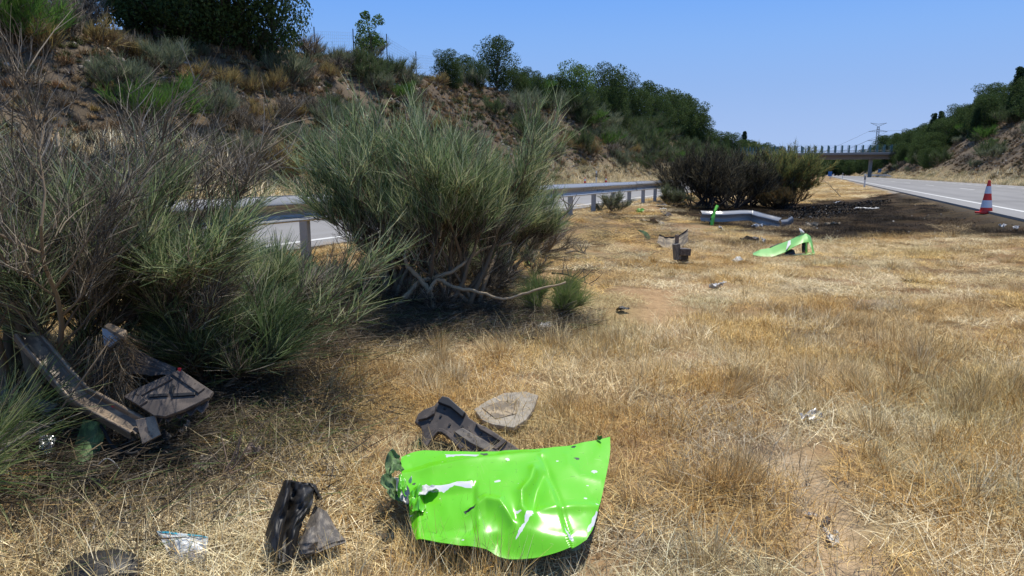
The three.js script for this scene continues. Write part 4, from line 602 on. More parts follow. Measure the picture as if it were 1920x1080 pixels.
  for (let k = 0; k < 26; k++) { const a = 480 + r() * 1130, b = 380 + r() * 560, q = 25 + 60 * r(); for (let m = 0; m < 60; m++) { x.fillStyle = `rgba(150,140,95,${.1 + .25 * r()})`; const an = r() * 6.283, l = q * Math.sqrt(r()); x.fillRect(a + Math.cos(an) * l * 1.7, b + Math.sin(an) * l * .6, 1 + 3 * r(), 1 + 1.5 * r()); } }
  for (let k = 0; k < 160; k++) { x.fillStyle = r() < .5 ? 'rgba(40,60,20,.8)' : 'rgba(190,170,130,.6)'; x.fillRect(450 + r() * 1180, 340 + r() * 640, 1 + 3 * r(), 1 + 2.5 * r()); }
  const jag = pts => { const q = []; for (let i = 0; i < pts.length; i++) { const a = pts[i], b = pts[(i + 1) % pts.length]; for (let k = 0; k < 5; k++) q.push([a[0] + (b[0] - a[0]) * k / 5 + (r() - .5) * 9, a[1] + (b[1] - a[1]) * k / 5 + (r() - .5) * 7]); } return q; };
  const W = 'rgb(222,222,226)', Gy = 'rgb(196,200,205)'; for (const p of [[[705, 405], [895, 406], [880, 424], [780, 418], [712, 428]], [[570, 604], [640, 612], [862, 602], [856, 634], [760, 618], [700, 640], [640, 640], [590, 620]], [[1192, 760], [1202, 786], [1170, 830], [1135, 872], [1102, 900], [1118, 866], [1150, 838], [1158, 795]], [[1368, 818], [1392, 850], [1430, 892], [1400, 890], [1382, 860]], [[1500, 836], [1556, 716], [1566, 730], [1530, 818], [1512, 845]], [[1520, 500], [1558, 486], [1540, 508]], [[455, 420], [510, 404], [470, 412]]]) pg(p.length > 5 ? W : Gy, jag(p));
  pg('rgb(18,18,16)', [[818, 766], [850, 750], [882, 738], [868, 760], [835, 772]]); pg('rgb(25,28,22)', jag([[1405, 358], [1440, 350], [1430, 366]]));
  const map = new THREE.CanvasTexture(cv); map.colorSpace = THREE.SRGBColorSpace; map.flipY = true;
  const mat = phys([1, 1, 1], { map, roughness: .55, specularIntensity: .35, clearcoat: .8, clearcoatRoughness: .26 });
  const surf = (off, ins = 0) => (u, v) => { u = mixn(ins, 1 - ins, u); v = mixn(ins, 1 - ins, v); const [a, b] = pix(u, v), q = H_(a, b); return PL(q[0], q[1], anchor, nrm).addScaledVector(nrm, disp(a, b) - off); };
  mesh('skin', sheet(surf(0), 150, 90, .003, (u, v) => { const [a, b] = pix(u, v); return [(a - 300) / 1400, 1 - (b - 240) / 800]; }), mat, o);
  mesh('inner_frame', sheet((u, v) => surf(.03 + .012 * Math.sin(u * 20) * Math.sin(v * 14), .05)(u, v), 40, 24, .004), M.underside, o);
  // shredded front corner: folded metal strips
  const scrap = (name, quad, amp, seed, m, bend) => { const P = quad.map(([a, b, l]) => PL(...H_(a, b), anchor.clone().addScaledVector(nrm, l), nrm)); const n = 12; return mesh(name, sheet((u, v) => P[0].clone().lerp(P[1], u).lerp(P[3].clone().lerp(P[2], u), v).addScaledVector(nrm, amp * ((fbm(u * 3 + seed, v * 3) - .5) * 2) + (bend || 0) * Math.sin(u * Math.PI)).addScaledVector(RIGHT, amp * .6 * (fbm(u * 4 + 7, v * 4 + seed) - .5)), n, n, .003), m, o); };
  scrap('torn_strip', [[385, 395, .07], [450, 400, .05], [445, 440, .02], [380, 432, .03]], .03, 2, M.underside, .03); scrap('torn_strip', [[360, 450, .05], [470, 440, .0], [465, 520, -.01], [395, 545, .05]], .05, 5, M.greenDull, .04);
  scrap('torn_strip', [[330, 540, .09], [420, 560, .05], [470, 690, .0], [405, 660, .04]], .05, 8, M.greenDull, .04); scrap('torn_strip', [[400, 530, .03], [520, 560, .0], [515, 650, .0], [420, 640, -.02]], .06, 11, M.primer, -.03); scrap('torn_strip', [[440, 545, .08], [490, 540, .03], [480, 640, .03], [445, 660, .07]], .04, 14, M.green, .05); scrap('torn_strip', [[500, 620, .03], [590, 600, .02], [590, 720, .02], [510, 740, .0]], .04, 17, M.green, .03); scrap('torn_strip', [[540, 590, .03], [660, 580, .03], [665, 605, .04], [560, 625, .05]], .03, 20, M.primer, .01);
  scrap('hinge_bracket', [[1560, 290, .02], [1585, 292, .03], [1585, 312, .01], [1560, 310, .0]], .01, 23, M.greenDull, 0);
}
// bumper carrier sticking out behind the bonnet
{
  const fl = G(880, 850), n = V(0, Math.cos(.75), 0).addScaledVector(toCam, Math.sin(.75)).addScaledVector(RIGHT, -.1).normalize(), pt = fl.clone().setY(fl.y + .1);
  const o = thing('bumper_carrier', 'dark plastic bumper carrier with mesh grille propping up the green bonnet', 'car part', null, V());
  const out = [[540, 212], [556, 172], [590, 148], [648, 126], [668, 100], [690, 74], [722, 80], [760, 120], [812, 160], [836, 196], [880, 226], [930, 246], [1000, 290], [1044, 322], [1090, 352], [1150, 400], [1170, 440], [1000, 470], [840, 420], [800, 360], [730, 280], [690, 256], [655, 254], [620, 290], [596, 344], [580, 330], [582, 270], [570, 236]];
  mesh('carrier_body', plate(out.map(p => H_(...p)), pt, n, .035, .006), M.darkPlastic, o);
  const rib = (a, m = M.darkPlastic, th = .02, lift = .022) => mesh('rib', plate(a.map(p => H_(...p)), pt.clone().addScaledVector(n, lift), n, th, .004), m, o);
  rib([[668, 100], [690, 74], [722, 80], [812, 160], [800, 180], [735, 125], [700, 112]], M.black, .03, .03); rib([[590, 150], [650, 128], [640, 165], [600, 190], [556, 200]], M.darkPlastic); rib([[760, 270], [800, 250], [940, 330], [1010, 380], [950, 380], [850, 330]], M.greyPlastic, .02, .018); rib([[880, 226], [930, 246], [1044, 322], [990, 368], [975, 360], [1020, 322], [900, 250]], M.darkPlastic); rib([[592, 340], [618, 288], [655, 252], [690, 254], [730, 278], [800, 356], [790, 366], [720, 292], [685, 268], [660, 266], [630, 298], [604, 348]], M.darkPlastic, .03, .016);
  for (const [a, b] of [[630, 165], [700, 140], [730, 230], [800, 240], [680, 180], [905, 280], [840, 270], [620, 205]]) { const p = PL(...H_(a, b), pt.clone().addScaledVector(n, .008), n); const g = new THREE.CylinderGeometry(.007, .008, .012, 10); const m = mesh('bolt', g, M.black, o); m.position.copy(p); m.quaternion.setFromUnitVectors(UPV, n); }
  const hx = new GB(); const q = (a, b) => PL(...H_(a, b), pt.clone().addScaledVector(n, -.02), n); for (let j = 0; j < 12; j++) for (let i = 0; i < 14; i++) { const cx = 600 + i * 20 + (j % 2) * 10, cy = 262 + j * 17; const inT = cx > 596 + (370 - cy) * .1 && cx < 690 + (cy - 250) * 1.0 && cy < 440; if (!inT) continue; const P = [[0, -11], [10, -6], [10, 6], [0, 11]].map(([a, b]) => q(cx + a, cy + b)); for (let k = 0; k < 3; k++) hx.tube([P[k], P[k + 1]], [.0018, .0018], 3, [.02, .02, .02]); } mesh('grille_mesh', hx.geo(), M.stem, o, 'stuff');
  mesh('green_stay', plate([[560, 300], [584, 330], [560, 380], [530, 420], [500, 420], [520, 360]].map(p => H_(...p)), pt.clone().addScaledVector(n, -.03), n, .01), M.greenDull, o);
}
// flat grey slab in the grass behind
{
  const p = G(950, 775, .065), n = V(0, 1, 0).addScaledVector(toCam, .06).normalize(); const o = thing('broken_slab', 'flat broken grey tan panel lying behind the bumper carrier', 'slab', null, V());
  mesh('panel', plate([[890, 768], [915, 752], [945, 738], [985, 735], [1008, 742], [1000, 765], [985, 788], [962, 802], [925, 796], [905, 788]], p, n, .02, .004), std([.36, .32, .26], .95, 0, { map: soilTex }), o); mesh('broken_layer', plate([[905, 765], [940, 752], [975, 752], [968, 775], [930, 785]], p.clone().addScaledVector(n, .008), n, .012, .003), M.tan, o);
  const w = new GB(); w.tube([G(945, 735, .07), G(960, 752, .06), G(985, 765, .05), G(990, 770, .04)], [.003, .003, .003, .002], 5, [.25, .09, .05]); mesh('red_twig', w.geo(), M.stem, o);
}

// ------------------------------------------------------------------ wreckage: twisted pile in the broom
{
  const dep = (px, py) => { const g = G(px, py); return g.clone().sub(camera.position).dot(V(0, 0, -1).applyMatrix3(CR)); };
  const d0 = dep(250, 880);
  const path = (pts, n = 6) => { const c = new THREE.CatmullRomCurve3(pts.map(([a, b, d]) => D(a, b, d)), false, 'centripetal'); return c.getPoints(n * pts.length); };
  const UP2 = toCam.clone().multiplyScalar(.55).add(V(0, .8, 0)).addScaledVector(RIGHT, .35).normalize();
  { const o = thing('bent_beam', 'long bent dusty aluminium channel beam rising from the twisted wreckage', 'car part', null, V()); const P = [[50, 628, d0 + .25], [84, 668, d0 + .2], [118, 708, d0 + .15], [150, 744, d0 + .1], [188, 766, d0 + .06], [226, 787, d0 + .02], [265, 808, d0 - .02]].map(q => D(...q)); mesh('channel', sweep([[.0, .055], [.028, .05], [.03, .042], [.004, .034], [.0, -.03], [.026, -.036], [.03, -.044], [.0, -.05]].map(([a, b]) => [a * 1.35, b * 1.08]), P, UP2, .005), M.dustyAlu, o); mesh('end_plate', plate([[255, 788], [290, 780], [300, 815], [268, 832]], D(275, 805, d0 - .04), V(0, .5, 0).addScaledVector(toCam, .8).normalize(), .008), M.dustyAlu, o); }
  { const o = thing('square_panel', 'dark square plastic panel with crossed ribs on the wreckage', 'car part', null, V()); const n = V(0, .8, 0).addScaledVector(toCam, .55).addScaledVector(RIGHT, -.1).normalize(), pt = D(318, 740, d0 + .05);
    mesh('panel_face', plate([[234, 744], [252, 732], [320, 702], [338, 694], [368, 715], [398, 735], [392, 745], [345, 768], [310, 780], [290, 778], [262, 760]], pt, n, .012, .004), M.darkPlastic, o); const up = pt.clone().addScaledVector(n, .012);
    for (const q of [[[322, 700], [338, 694], [382, 728], [372, 736], [362, 728]], [[234, 744], [252, 734], [275, 752], [262, 760]], [[252, 740], [318, 706], [322, 710], [258, 744]]]) mesh('rim', plate(q, up, n, .012, .003), M.darkPlastic, o);
    for (const q of [[[278, 740], [312, 738], [313, 742], [280, 744]], [[322, 738], [365, 736], [365, 740], [324, 743]], [[318, 730], [322, 720], [326, 722], [323, 738]]]) mesh('rib', plate(q, up, n, .01, .002), M.black, o);
    mesh('torn_edge', sheet((u, v) => D(290 + 100 * u, 779 - 26 * u + v * 14 + 5 * Math.sin(u * 30), d0 + .02 - .03 * v), 24, 3, .004), M.darkPlastic, o); }
  { const o = thing('end_bracket', 'upright aluminium bracket poking out of torn roots', 'car part', null, V()); const n = V(0, .45, 0).addScaledVector(toCam, .9).normalize(); mesh('bracket_face', plate([[192, 616], [214, 622], [222, 636], [206, 650], [196, 648]], D(208, 632, d0 + .2), n, .02, .003), M.galvPost, o); mesh('bracket_lip', plate([[204, 606], [236, 620], [232, 632], [222, 626], [196, 612]], D(215, 618, d0 + .19), V(0, .9, 0).addScaledVector(toCam, .4).normalize(), .02, .003), M.dustyAlu, o); mesh('bracket_arm', sweep([[.02, .03], [.0, .025], [0, -.025], [.02, -.03]], path([[212, 640, d0 + .24], [190, 680, d0 + .26], [175, 720, d0 + .24]]), UP2, .006), M.darkPlastic, o); }
  { const r = rng(71), g = new GB(); for (let k = 0; k < 620; k++) { const a = 165 + 85 * r(), b = 625 + 110 * r(), p = D(a, b, d0 + .12 + .12 * r()), d = V(r() - .5, -.5 * r() - .1, r() - .5).normalize(), c = [[.22, .16, .1], [.3, .24, .16], [.12, .09, .06]][k % 3]; g.blade(p, d, .05 + .16 * r(), .004, V(r() - .5, r() - .8, r() - .5).multiplyScalar(.08), 3, c, V(r() - .5, r() - .5, r() - .5).normalize()); } const m = mesh('root_clump', g.geo(), M.stem); tag(m, 'clump of torn roots and straw hanging on the bracket', 'roots', null, 'stuff'); }
  { const o = thing('grey_bar', 'thin grey bar sticking in from the green whips', 'car part', null, V()); mesh('bar', sweep([[.012, .03], [.012, -.03], [-.012, -.03], [-.012, .03]], path([[-20, 735, d0 + .2], [20, 745, d0 + .18], [60, 757, d0 + .14], [102, 770, d0 + .1]]), UP2, .005), M.greyPlastic, o); mesh('bar_knuckle', new RoundedBoxGeometry(.08, .06, .05, 2, .015).applyMatrix4(new THREE.Matrix4().setPosition(D(22, 742, d0 + .16))), M.darkPlastic, o); }
  { const o = thing('green_pillar', 'scuffed dull green body pillar with bolted hinge under the bent beam', 'car part', null, V()); const c = [[178, 790], [172, 815], [160, 850], [146, 880], [128, 915]], dd = [d0 + .06, d0 + .03, d0 - .03, d0 - .1, d0 - .18]; mesh('pillar_skin', sheet((u, v) => { const t = u * 4, k = Math.min(3, Math.floor(t)), f = t - k, a = mixn(c[k][0], c[k + 1][0], f), b = mixn(c[k][1], c[k + 1][1], f), d = mixn(dd[k], dd[k + 1], f), w = 20 + 3 * Math.sin(u * 4); return D(a + (v - .5) * 2 * w, b + (v - .5) * 8, d - .05 * Math.cos((v - .5) * 3) + .012 * fbm(u * 6, v * 4)); }, 30, 14, .004), M.greenDull, o); const hp = D(173, 880, d0 - .2); const h = mesh('hinge_bush', new THREE.TorusGeometry(.018, .009, 8, 16).applyMatrix4(new THREE.Matrix4().lookAt(camera.position, hp, UPV).setPosition(hp)), M.black, o); }
  const foil = (name, label, quad, dq, m, amp, seed, cat) => { const P = quad.map(([a, b], i) => D(a, b, dq[i])); const o = mesh(name, sheet((u, v) => { const p = P[0].clone().lerp(P[1], u).lerp(P[3].clone().lerp(P[2], u), v); const n1 = fbm(u * 4 + seed, v * 4), n2 = fbm(u * 4 + 20, v * 4 + seed), n3 = fbm(u * 9 + seed, v * 9); return p.addScaledVector(UPV, amp * (n1 - .5) * 2 + amp * .5 * Math.abs(n3 - .5)).addScaledVector(toCam, amp * (n2 - .5) * 2); }, 26, 18, .002), m); tag(o, label, cat); return o; };
  foil('metal_scrap', 'crumpled shiny silver scrap among green whips beside the green pillar', [[66, 838], [82, 814], [106, 822], [92, 856]], [d0 - .05, d0, d0 - .02, d0 - .1], M.alu, .02, 3, 'scrap'); foil('metal_scrap', 'curled dark silver strip under the crumpled silver scrap', [[46, 880], [88, 862], [108, 848], [60, 900]], [d0 - .14, d0 - .1, d0 - .05, d0 - .2], M.galvPost, .02, 9, 'scrap');
  foil('panel_fragment', 'blackened panel leaning behind the square ribbed panel', [[236, 648], [330, 690], [325, 705], [238, 700]], [d0 + .35, d0 + .3, d0 + .25, d0 + .3], M.darkPlastic, .01, 5, 'car part'); foil('panel_fragment', 'brown dusty metal sheet half buried in broom litter', [[380, 850], [470, 862], [455, 895], [360, 880]], [d0 + .12, d0 + .12, d0, d0], M.greyPlastic, .025, 15, 'car part'); foil('red_shard', 'small red plastic shard beside the bent beam', [[208, 756], [218, 753], [219, 762], [210, 764]], [d0 + .06, d0 + .06, d0 + .05, d0 + .05], M.red, .004, 25, 'shard'); foil('red_shard', 'tiny red plastic shard at the far corner of the ribbed panel', [[333, 690], [340, 690], [339, 696], [334, 696]], [d0 + .08, d0 + .08, d0 + .08, d0 + .08], M.red, .003, 26, 'shard');
}
// hoses, brackets and splinters inside the pile
{
  const dep = (px, py) => G(px, py).clone().sub(camera.position).dot(V(0, 0, -1).applyMatrix3(CR)), d0 = dep(250, 880);
  const hose = (label, pts, rad, c) => { const g = new GB(), cv = new THREE.CatmullRomCurve3(pts.map(q => D(...q))), P = cv.getPoints(26); g.tube(P, P.map(() => rad), 7, c); tag(mesh('cable', g.geo(), M.bark), label, 'cable'); };
  hose('black hose looping out under the bent beam', [[150, 770, d0 + .1], [190, 800, d0 + .02], [215, 840, d0 - .06], [250, 850, d0 - .08], [280, 830, d0]], .008, [.02, .02, .02]);
  hose('thin black cable hanging from the torn roots', [[190, 690, d0 + .14], [200, 740, d0 + .1], [230, 770, d0 + .06], [240, 800, d0 + .02]], .005, [.03, .03, .03]);
  hose('thin grey cable curling beside the dull green pillar', [[175, 880, d0 - .18], [200, 860, d0 - .12], [225, 880, d0 - .14], [235, 905, d0 - .2]], .004, [.2, .2, .2]);
  hose('brown stem crossing over the bent beam', [[90, 800, d0 - .05], [130, 745, d0 - .02], [170, 690, d0 + .02], [205, 640, d0 + .1]], .004, [.22, .16, .1]);
  let k = 0; for (const [a, b, w, h, m, lab] of [[215, 830, .16, .1, 'darkPlastic', 'dark broken bracket under the bent beam'], [265, 840, .14, .12, 'greyPlastic', 'grey broken shard below the beam end plate'], [180, 925, .1, .07, 'black', 'black plastic lump at the foot of the dull green pillar'], [300, 850, .2, .1, 'rubber', 'black curled sheet in the twig litter'], [140, 780, .14, .1, 'darkPlastic', 'dark ribbed fragment behind the dull green pillar'], [345, 830, .12, .06, 'dustyAlu', 'dusty metal splinter in front of the ribbed panel'], [60, 800, .12, .1, 'black', 'black fragment among the green whips'], [470, 870, .12, .05, 'rust', 'rusty splinter in the twig litter']]) { k++; crumple('debris_piece', lab, 'debris', a, b, w, h, (hash(k, 41) - .5) * 1.2, hash(k, 42) * 3, M[m], .05, k * 2.3 + 60, undefined, .05); }
}
// black boot-shaped plastic liner
{
  const g0 = G(560, 1052), dp = g0.clone().sub(camera.position).dot(V(0, 0, -1).applyMatrix3(CR)); const o = thing('plastic_liner', 'crumpled black plastic wheel arch liner standing on dry grass', 'car part', null, V());
  const band = (name, cols, m, seed, amp) => mesh(name, sheet((u, v) => { const L = polyAt(cols[0], v), R = polyAt(cols[1], v), a = mixn(L[0], R[0], u), b = mixn(L[1], R[1], u), d = mixn(L[2], R[2], u) - .05 * Math.sin(u * Math.PI); return D(a, b, dp + d + amp * (fbm(u * 3 + seed, v * 5) - .5)); }, 20, 26, .005), m, o);
  band('outer_wall', [[[533, 900, .16], [520, 935, .12], [505, 975, .06], [497, 1003, .03]], [[545, 900, .12], [542, 940, .06], [533, 985, .0], [527, 1052, -.08]]], M.rubber, 3, .05); band('centre_fold', [[[543, 902, .17], [536, 945, .1], [526, 1000, .03], [522, 1055, -.04]], [[588, 912, .16], [586, 945, .1], [566, 980, .04], [548, 1052, -.05]]], M.rubber, 7, .1); band('top_fold', [[[544, 900, .2], [546, 930, .16], [550, 960, .1]], [[590, 908, .2], [588, 930, .17], [580, 965, .1]]], M.rubber, 17, .08);
  band('flat_flap', [[[590, 948, .18], [572, 990, .1], [560, 1025, .02], [548, 1052, -.02]], [[612, 958, .18], [630, 990, .12], [644, 1008, .08], [650, 1016, .06]]], M.greyPlastic, 11, .04); band('bulge', [[[572, 995, .07], [560, 1020, .0], [556, 1040, -.03]], [[590, 985, .07], [597, 1015, -.02], [592, 1036, -.02]]], M.greyPlastic, 13, .02); band('torn_tab', [[[575, 905, .2], [588, 925, .2], [592, 938, .18]], [[592, 908, .22], [600, 925, .22], [606, 936, .22]]], M.rubber, 19, .06);  // flap and bulge coloured greyer, painting in the highlight on that side
}
// clear plastic bag with blue seal
{
  const o = thing('plastic_bag', 'clear plastic zip bag with blue seal lying on straw', 'plastic bag', null, V()); const p = G(340, 1030, .03), n = V(0, .8, 0).addScaledVector(toCam, .6).normalize(); const c = [[294, 996], [390, 1006], [384, 1052], [326, 1056]].map(q => PL(...q, p, n)); const f = off => (u, v) => c[0].clone().lerp(c[1], u).lerp(c[3].clone().lerp(c[2], u), v).addScaledVector(n, off * Math.sin(u * Math.PI) * Math.sin(v * Math.PI) + (fbm(u * 4, v * 4 + off * 99) - .5) * .03);
  mesh('front_film', sheet(f(.03), 26, 18, .0004), M.bag, o); mesh('back_film', sheet(f(-.005), 26, 18, .0004), M.bag, o); mesh('blue_seal', sheet((u, v) => f(.004)(u, v * .07 - .01).addScaledVector(n, .003), 24, 3, .002), std([.05, .32, .42], .4), o);
  mesh('red_content', sheet((u, v) => f(.012)(.5 + .2 * u, .6 + .2 * v), 8, 6, .004), std([.6, .12, .12], .5), o); mesh('white_content', sheet((u, v) => f(.014)(.66 + .26 * u - .14 * v, .25 + .35 * v), 8, 6, .006), M.white, o);
}
// dark moulded cover at the very foot of the picture
{ const p = G(190, 1075, .02), g = new THREE.SphereGeometry(1, 28, 14, 0, Math.PI * 2, 0, Math.PI / 2), a = g.attributes.position; for (let i = 0; i < a.count; i++) { const k = 1 + .12 * (fbm(a.getX(i) * 2 + 4, a.getZ(i) * 2) - .5); a.setXYZ(i, a.getX(i) * .15 * k, a.getY(i) * .075, a.getZ(i) * .12 * k); } g.computeVertexNormals(); const o = thing('moulded_cover', 'dark domed plastic cover lying below the clear bag', 'car part', null, p.clone().addScaledVector(VIEW, .0)); mesh('dome', g, M.rubber, o); mesh('flange', new THREE.TorusGeometry(.15, .008, 6, 28).scale(1, .8, 1).rotateX(Math.PI / 2).translate(0, .006, 0), M.darkPlastic, o); o.rotation.y = .4; }

// ------------------------------------------------------------------ wreckage farther out on the grass
function crumple(name, label, cat, px, py, w, h, tiltA, turn, m, amp, seed, group, lift = .02) { const p = G(px, py), o = mesh(name, sheet((u, v) => V((u - .5) * w + amp * (fbm(u * 3 + seed, v * 3) - .5), amp * 2.4 * (fbm(u * 3.5 + seed * 3, v * 3.5) - .4) + Math.sin(v * 3 + seed) * amp * .3, (v - .5) * h + amp * (fbm(u * 3, v * 3 + seed) - .5)), 16, 12, .003), m); o.position.set(p.x, p.y + lift + amp * .2, p.z); o.rotation.set(tiltA, turn, 0, 'YXZ'); tag(o, label, cat, group); return o; }
{ // fallen guardrail
  const o = thing('guardrail_section', 'torn loose guardrail section lying on the scorched grass', 'guardrail', null, V()); const y = .27, P = [[1312, 417], [1330, 418], [1352, 419], [1385, 419], [1410, 420], [1430, 423], [1450, 425], [1464, 426]].map(([a, b], k) => { const p = G(a, b); return V(p.x, p.y + [.2, .2, .21, .25, .26, .21, .16, .12][k], p.z); }); const c = new THREE.CatmullRomCurve3(P, false, 'centripetal'); const ups = UPV.clone();
  mesh('beam', sweep(WP.map(([a, b]) => [a * 1.05, b * 1.7]), c.getPoints(14), ups, .005), M.galv, o); const e = P[7]; mesh('bent_end', sweep([[.1, .0], [.02, .05], [-.12, .0]], [e.clone().addScaledVector(RIGHT, -.02), e.clone().addScaledVector(RIGHT, .12).addScaledVector(VIEW, .1), e.clone().addScaledVector(RIGHT, .3).addScaledVector(VIEW, .3).setY(e.y + .0), e.clone().addScaledVector(RIGHT, .5).addScaledVector(VIEW, .4).setY(e.y + .1)], UPV, .005), M.galvPost, o);
}
{ // curved lime strip leaning on the fallen rail
  const b = G(1335, 423), dp = b.clone().sub(camera.position).dot(V(0, 0, -1).applyMatrix3(CR)) - .1; const o = thing('trim_strip', 'curved lime green trim strip leaning on the torn guardrail section', 'car part', null, V()); const L = [[1331, 422, 0], [1333, 408, .04], [1338, 394, .1], [1343, 384, .18]], R = [[1338, 422, 0], [1340, 408, .02], [1343, 395, .08], [1348, 386, .17]]; mesh('strip', sheet((u, v) => { const a = polyAt(L, v), c = polyAt(R, v); return D(mixn(a[0], c[0], u), mixn(a[1], c[1], u), dp + mixn(a[2], c[2], u) - .03 * Math.sin(u * 3)); }, 6, 18, .006), M.green, o); const r = rng(9); for (let k = 0; k < 5; k++) { const a = polyAt(L, (k + .5) / 5.5); mesh('clip', new THREE.BoxGeometry(.03, .05, .03).applyMatrix4(new THREE.Matrix4().setPosition(D(a[0] - 1 + (k % 2), a[1], dp + a[2] - .02))), M.black, o); }
}
{ // green wing standing like an A
  const b = G(1480, 480), dp = b.clone().sub(camera.position).dot(V(0, 0, -1).applyMatrix3(CR)); const o = thing('car_wing', 'mangled green car wing propped like a ramp on the grass', 'car part', null, V());
  const Z = (a, c) => [1240 + a * .1875, 360 + c * .1875]; const band = (name, A, B, m, n = 18) => mesh(name, sheet((u, v) => { const p = polyAt(A, u), q = polyAt(B, u); const [x1, y1] = Z(p[0], p[1]), [x2, y2] = Z(q[0], q[1]); return D(mixn(x1, x2, v), mixn(y1, y2, v), dp + mixn(p[2], q[2], v) - .03 * Math.sin(v * Math.PI) + .02 * (fbm(u * 5, v * 3 + A.length) - .5)); }, n, 8, .006), m, o);
  band('wing_skin', [[915, 612, .1], [990, 575, .15], [1080, 560, .25], [1180, 520, .35], [1280, 482, .4], [1400, 425, .4], [1450, 415, .4]], [[920, 630, -.1], [1000, 645, -.1], [1110, 650, -.1], [1240, 600, -.05], [1330, 545, .0], [1420, 505, .1], [1480, 500, .15]], M.greenMid, 30); band('wing_edge', [[1400, 430, .38], [1450, 415, .4], [1490, 440, .4], [1510, 500, .3], [1530, 600, .1]], [[1420, 510, .1], [1450, 500, .15], [1475, 510, .2], [1500, 560, .1], [1510, 625, .0]], M.greenMid); band('sill_strip', [[1260, 630, .2], [1340, 622, .2], [1440, 612, .15], [1535, 598, .1]], [[1265, 640, .1], [1345, 640, .1], [1440, 628, .05], [1530, 628, .0]], M.greenMid);
  band('black_stay', [[1405, 505, .2], [1405, 610, .15]], [[1460, 505, .2], [1460, 615, .15]], M.black, 8); band('green_stay', [[1440, 505, .15], [1440, 615, .1]], [[1455, 505, .15], [1455, 615, .1]], M.greenMid, 8); band('bare_patch', [[1268, 490, .34], [1290, 482, .36], [1312, 500, .3]], [[1245, 580, -.08], [1255, 570, -.06], [1262, 560, -.05]], M.primer, 8); band('black_lining', [[1230, 600, .1], [1300, 570, .1], [1330, 580, .1]], [[1240, 630, .0], [1300, 630, .0], [1340, 620, .0]], M.black, 8); band('dark_hem', [[1085, 548, .28], [1130, 530, .34], [1200, 505, .4]], [[1085, 560, .26], [1130, 545, .32], [1200, 515, .38]], M.black, 8);
  band('white_tip', [[1378, 360, .4], [1400, 370, .4], [1430, 400, .4]], [[1395, 415, .38], [1408, 418, .38], [1428, 415, .38]], M.primer, 8); band('grey_slat', [[1130, 650, .0], [1210, 650, .0], [1290, 650, .0]], [[1150, 672, -.15], [1210, 674, -.15], [1280, 672, -.15]], M.greyPlastic, 8);
}
{ // dark strut assembly standing in the grass
  const b = G(1275, 492), dp = b.clone().sub(camera.position).dot(V(0, 0, -1).applyMatrix3(CR)); const o = thing('strut_assembly', 'dark metal suspension block with upright pin standing in grass', 'car part', null, b); const s = dp / 1280;
  const X = (px, py) => [(px - 1275) * s, (492 - py) * s]; const box = (n, x0, y0, x1, y1, d, m, z = 0, rz = 0) => { const [a, c] = X(x0, y1), [e, f] = X(x1, y0); const g = new RoundedBoxGeometry(Math.abs(e - a), Math.abs(f - c), d, 2, .012).rotateZ(rz).translate((a + e) / 2, (c + f) / 2, z); const q = mesh(n, g, m, o); return q; };
  o.rotation.y = YAW + .2; box('upright_pin', 1264, 440, 1270, 462, .06, M.rust); box('side_cheek', 1259, 456, 1271, 486, .1, M.greyPlastic, .05, .12); box('block', 1268, 465, 1290, 478, .22, M.darkPlastic, .02, -.05); box('block_foot', 1272, 476, 1288, 491, .16, M.black, .0, .1); mesh('collar', new THREE.CylinderGeometry(.045, .05, .05, 12).translate(...X(1267, 459), .0), M.rust, o); box('foot_tab', 1284, 491, 1299, 495, .06, M.galvPost, .05);
}
{ const o = thing('bent_panel', 'tan curved panel with dark torn edge behind the suspension block', 'car part', null, V()); const b = G(1265, 468), dp = b.clone().sub(camera.position).dot(V(0, 0, -1).applyMatrix3(CR)); const T = [[1236, 441, .3], [1248, 446, .35], [1262, 446, .4], [1275, 442, .4], [1290, 431, .3]], B = [[1232, 455, -.05], [1246, 466, 0], [1262, 470, 0], [1276, 465, 0], [1290, 452, -.05]]; mesh('panel_face', sheet((u, v) => { const a = polyAt(T, u), c = polyAt(B, u); return D(mixn(a[0], c[0], v), mixn(a[1], c[1], v), dp + mixn(a[2], c[2], v)); }, 20, 6, .004), M.tan, o); mesh('torn_edge', sheet((u, v) => { const a = polyAt(T, u); return D(a[0], a[1] - 2 + v * (3 + 1.5 * Math.sin(u * 30)), dp + a[2] - .02); }, 24, 3, .004), M.black, o); }
{ const o = thing('bent_panel', 'olive twisted body strip beside the tan curved panel', 'car part', null, V()); const b = G(1220, 450), dp = b.clone().sub(camera.position).dot(V(0, 0, -1).applyMatrix3(CR)); const T = [[1195, 431, .2], [1206, 432, .15], [1214, 436, .05], [1220, 444, .0]], B = [[1197, 433, .2], [1206, 438, .1], [1210, 446, .0], [1216, 453, -.05]]; mesh('strip', sheet((u, v) => { const a = polyAt(T, u), c = polyAt(B, u); return D(mixn(a[0], c[0], v), mixn(a[1], c[1], v), dp + mixn(a[2], c[2], v)); }, 16, 5, .004), M.greenDull, o); mesh('fold', sheet((u, v) => { const a = polyAt(B, u); return D(a[0] + v * 3, a[1] - v * 2, dp + a[2] + .06 * v); }, 12, 3, .004), M.black, o); }
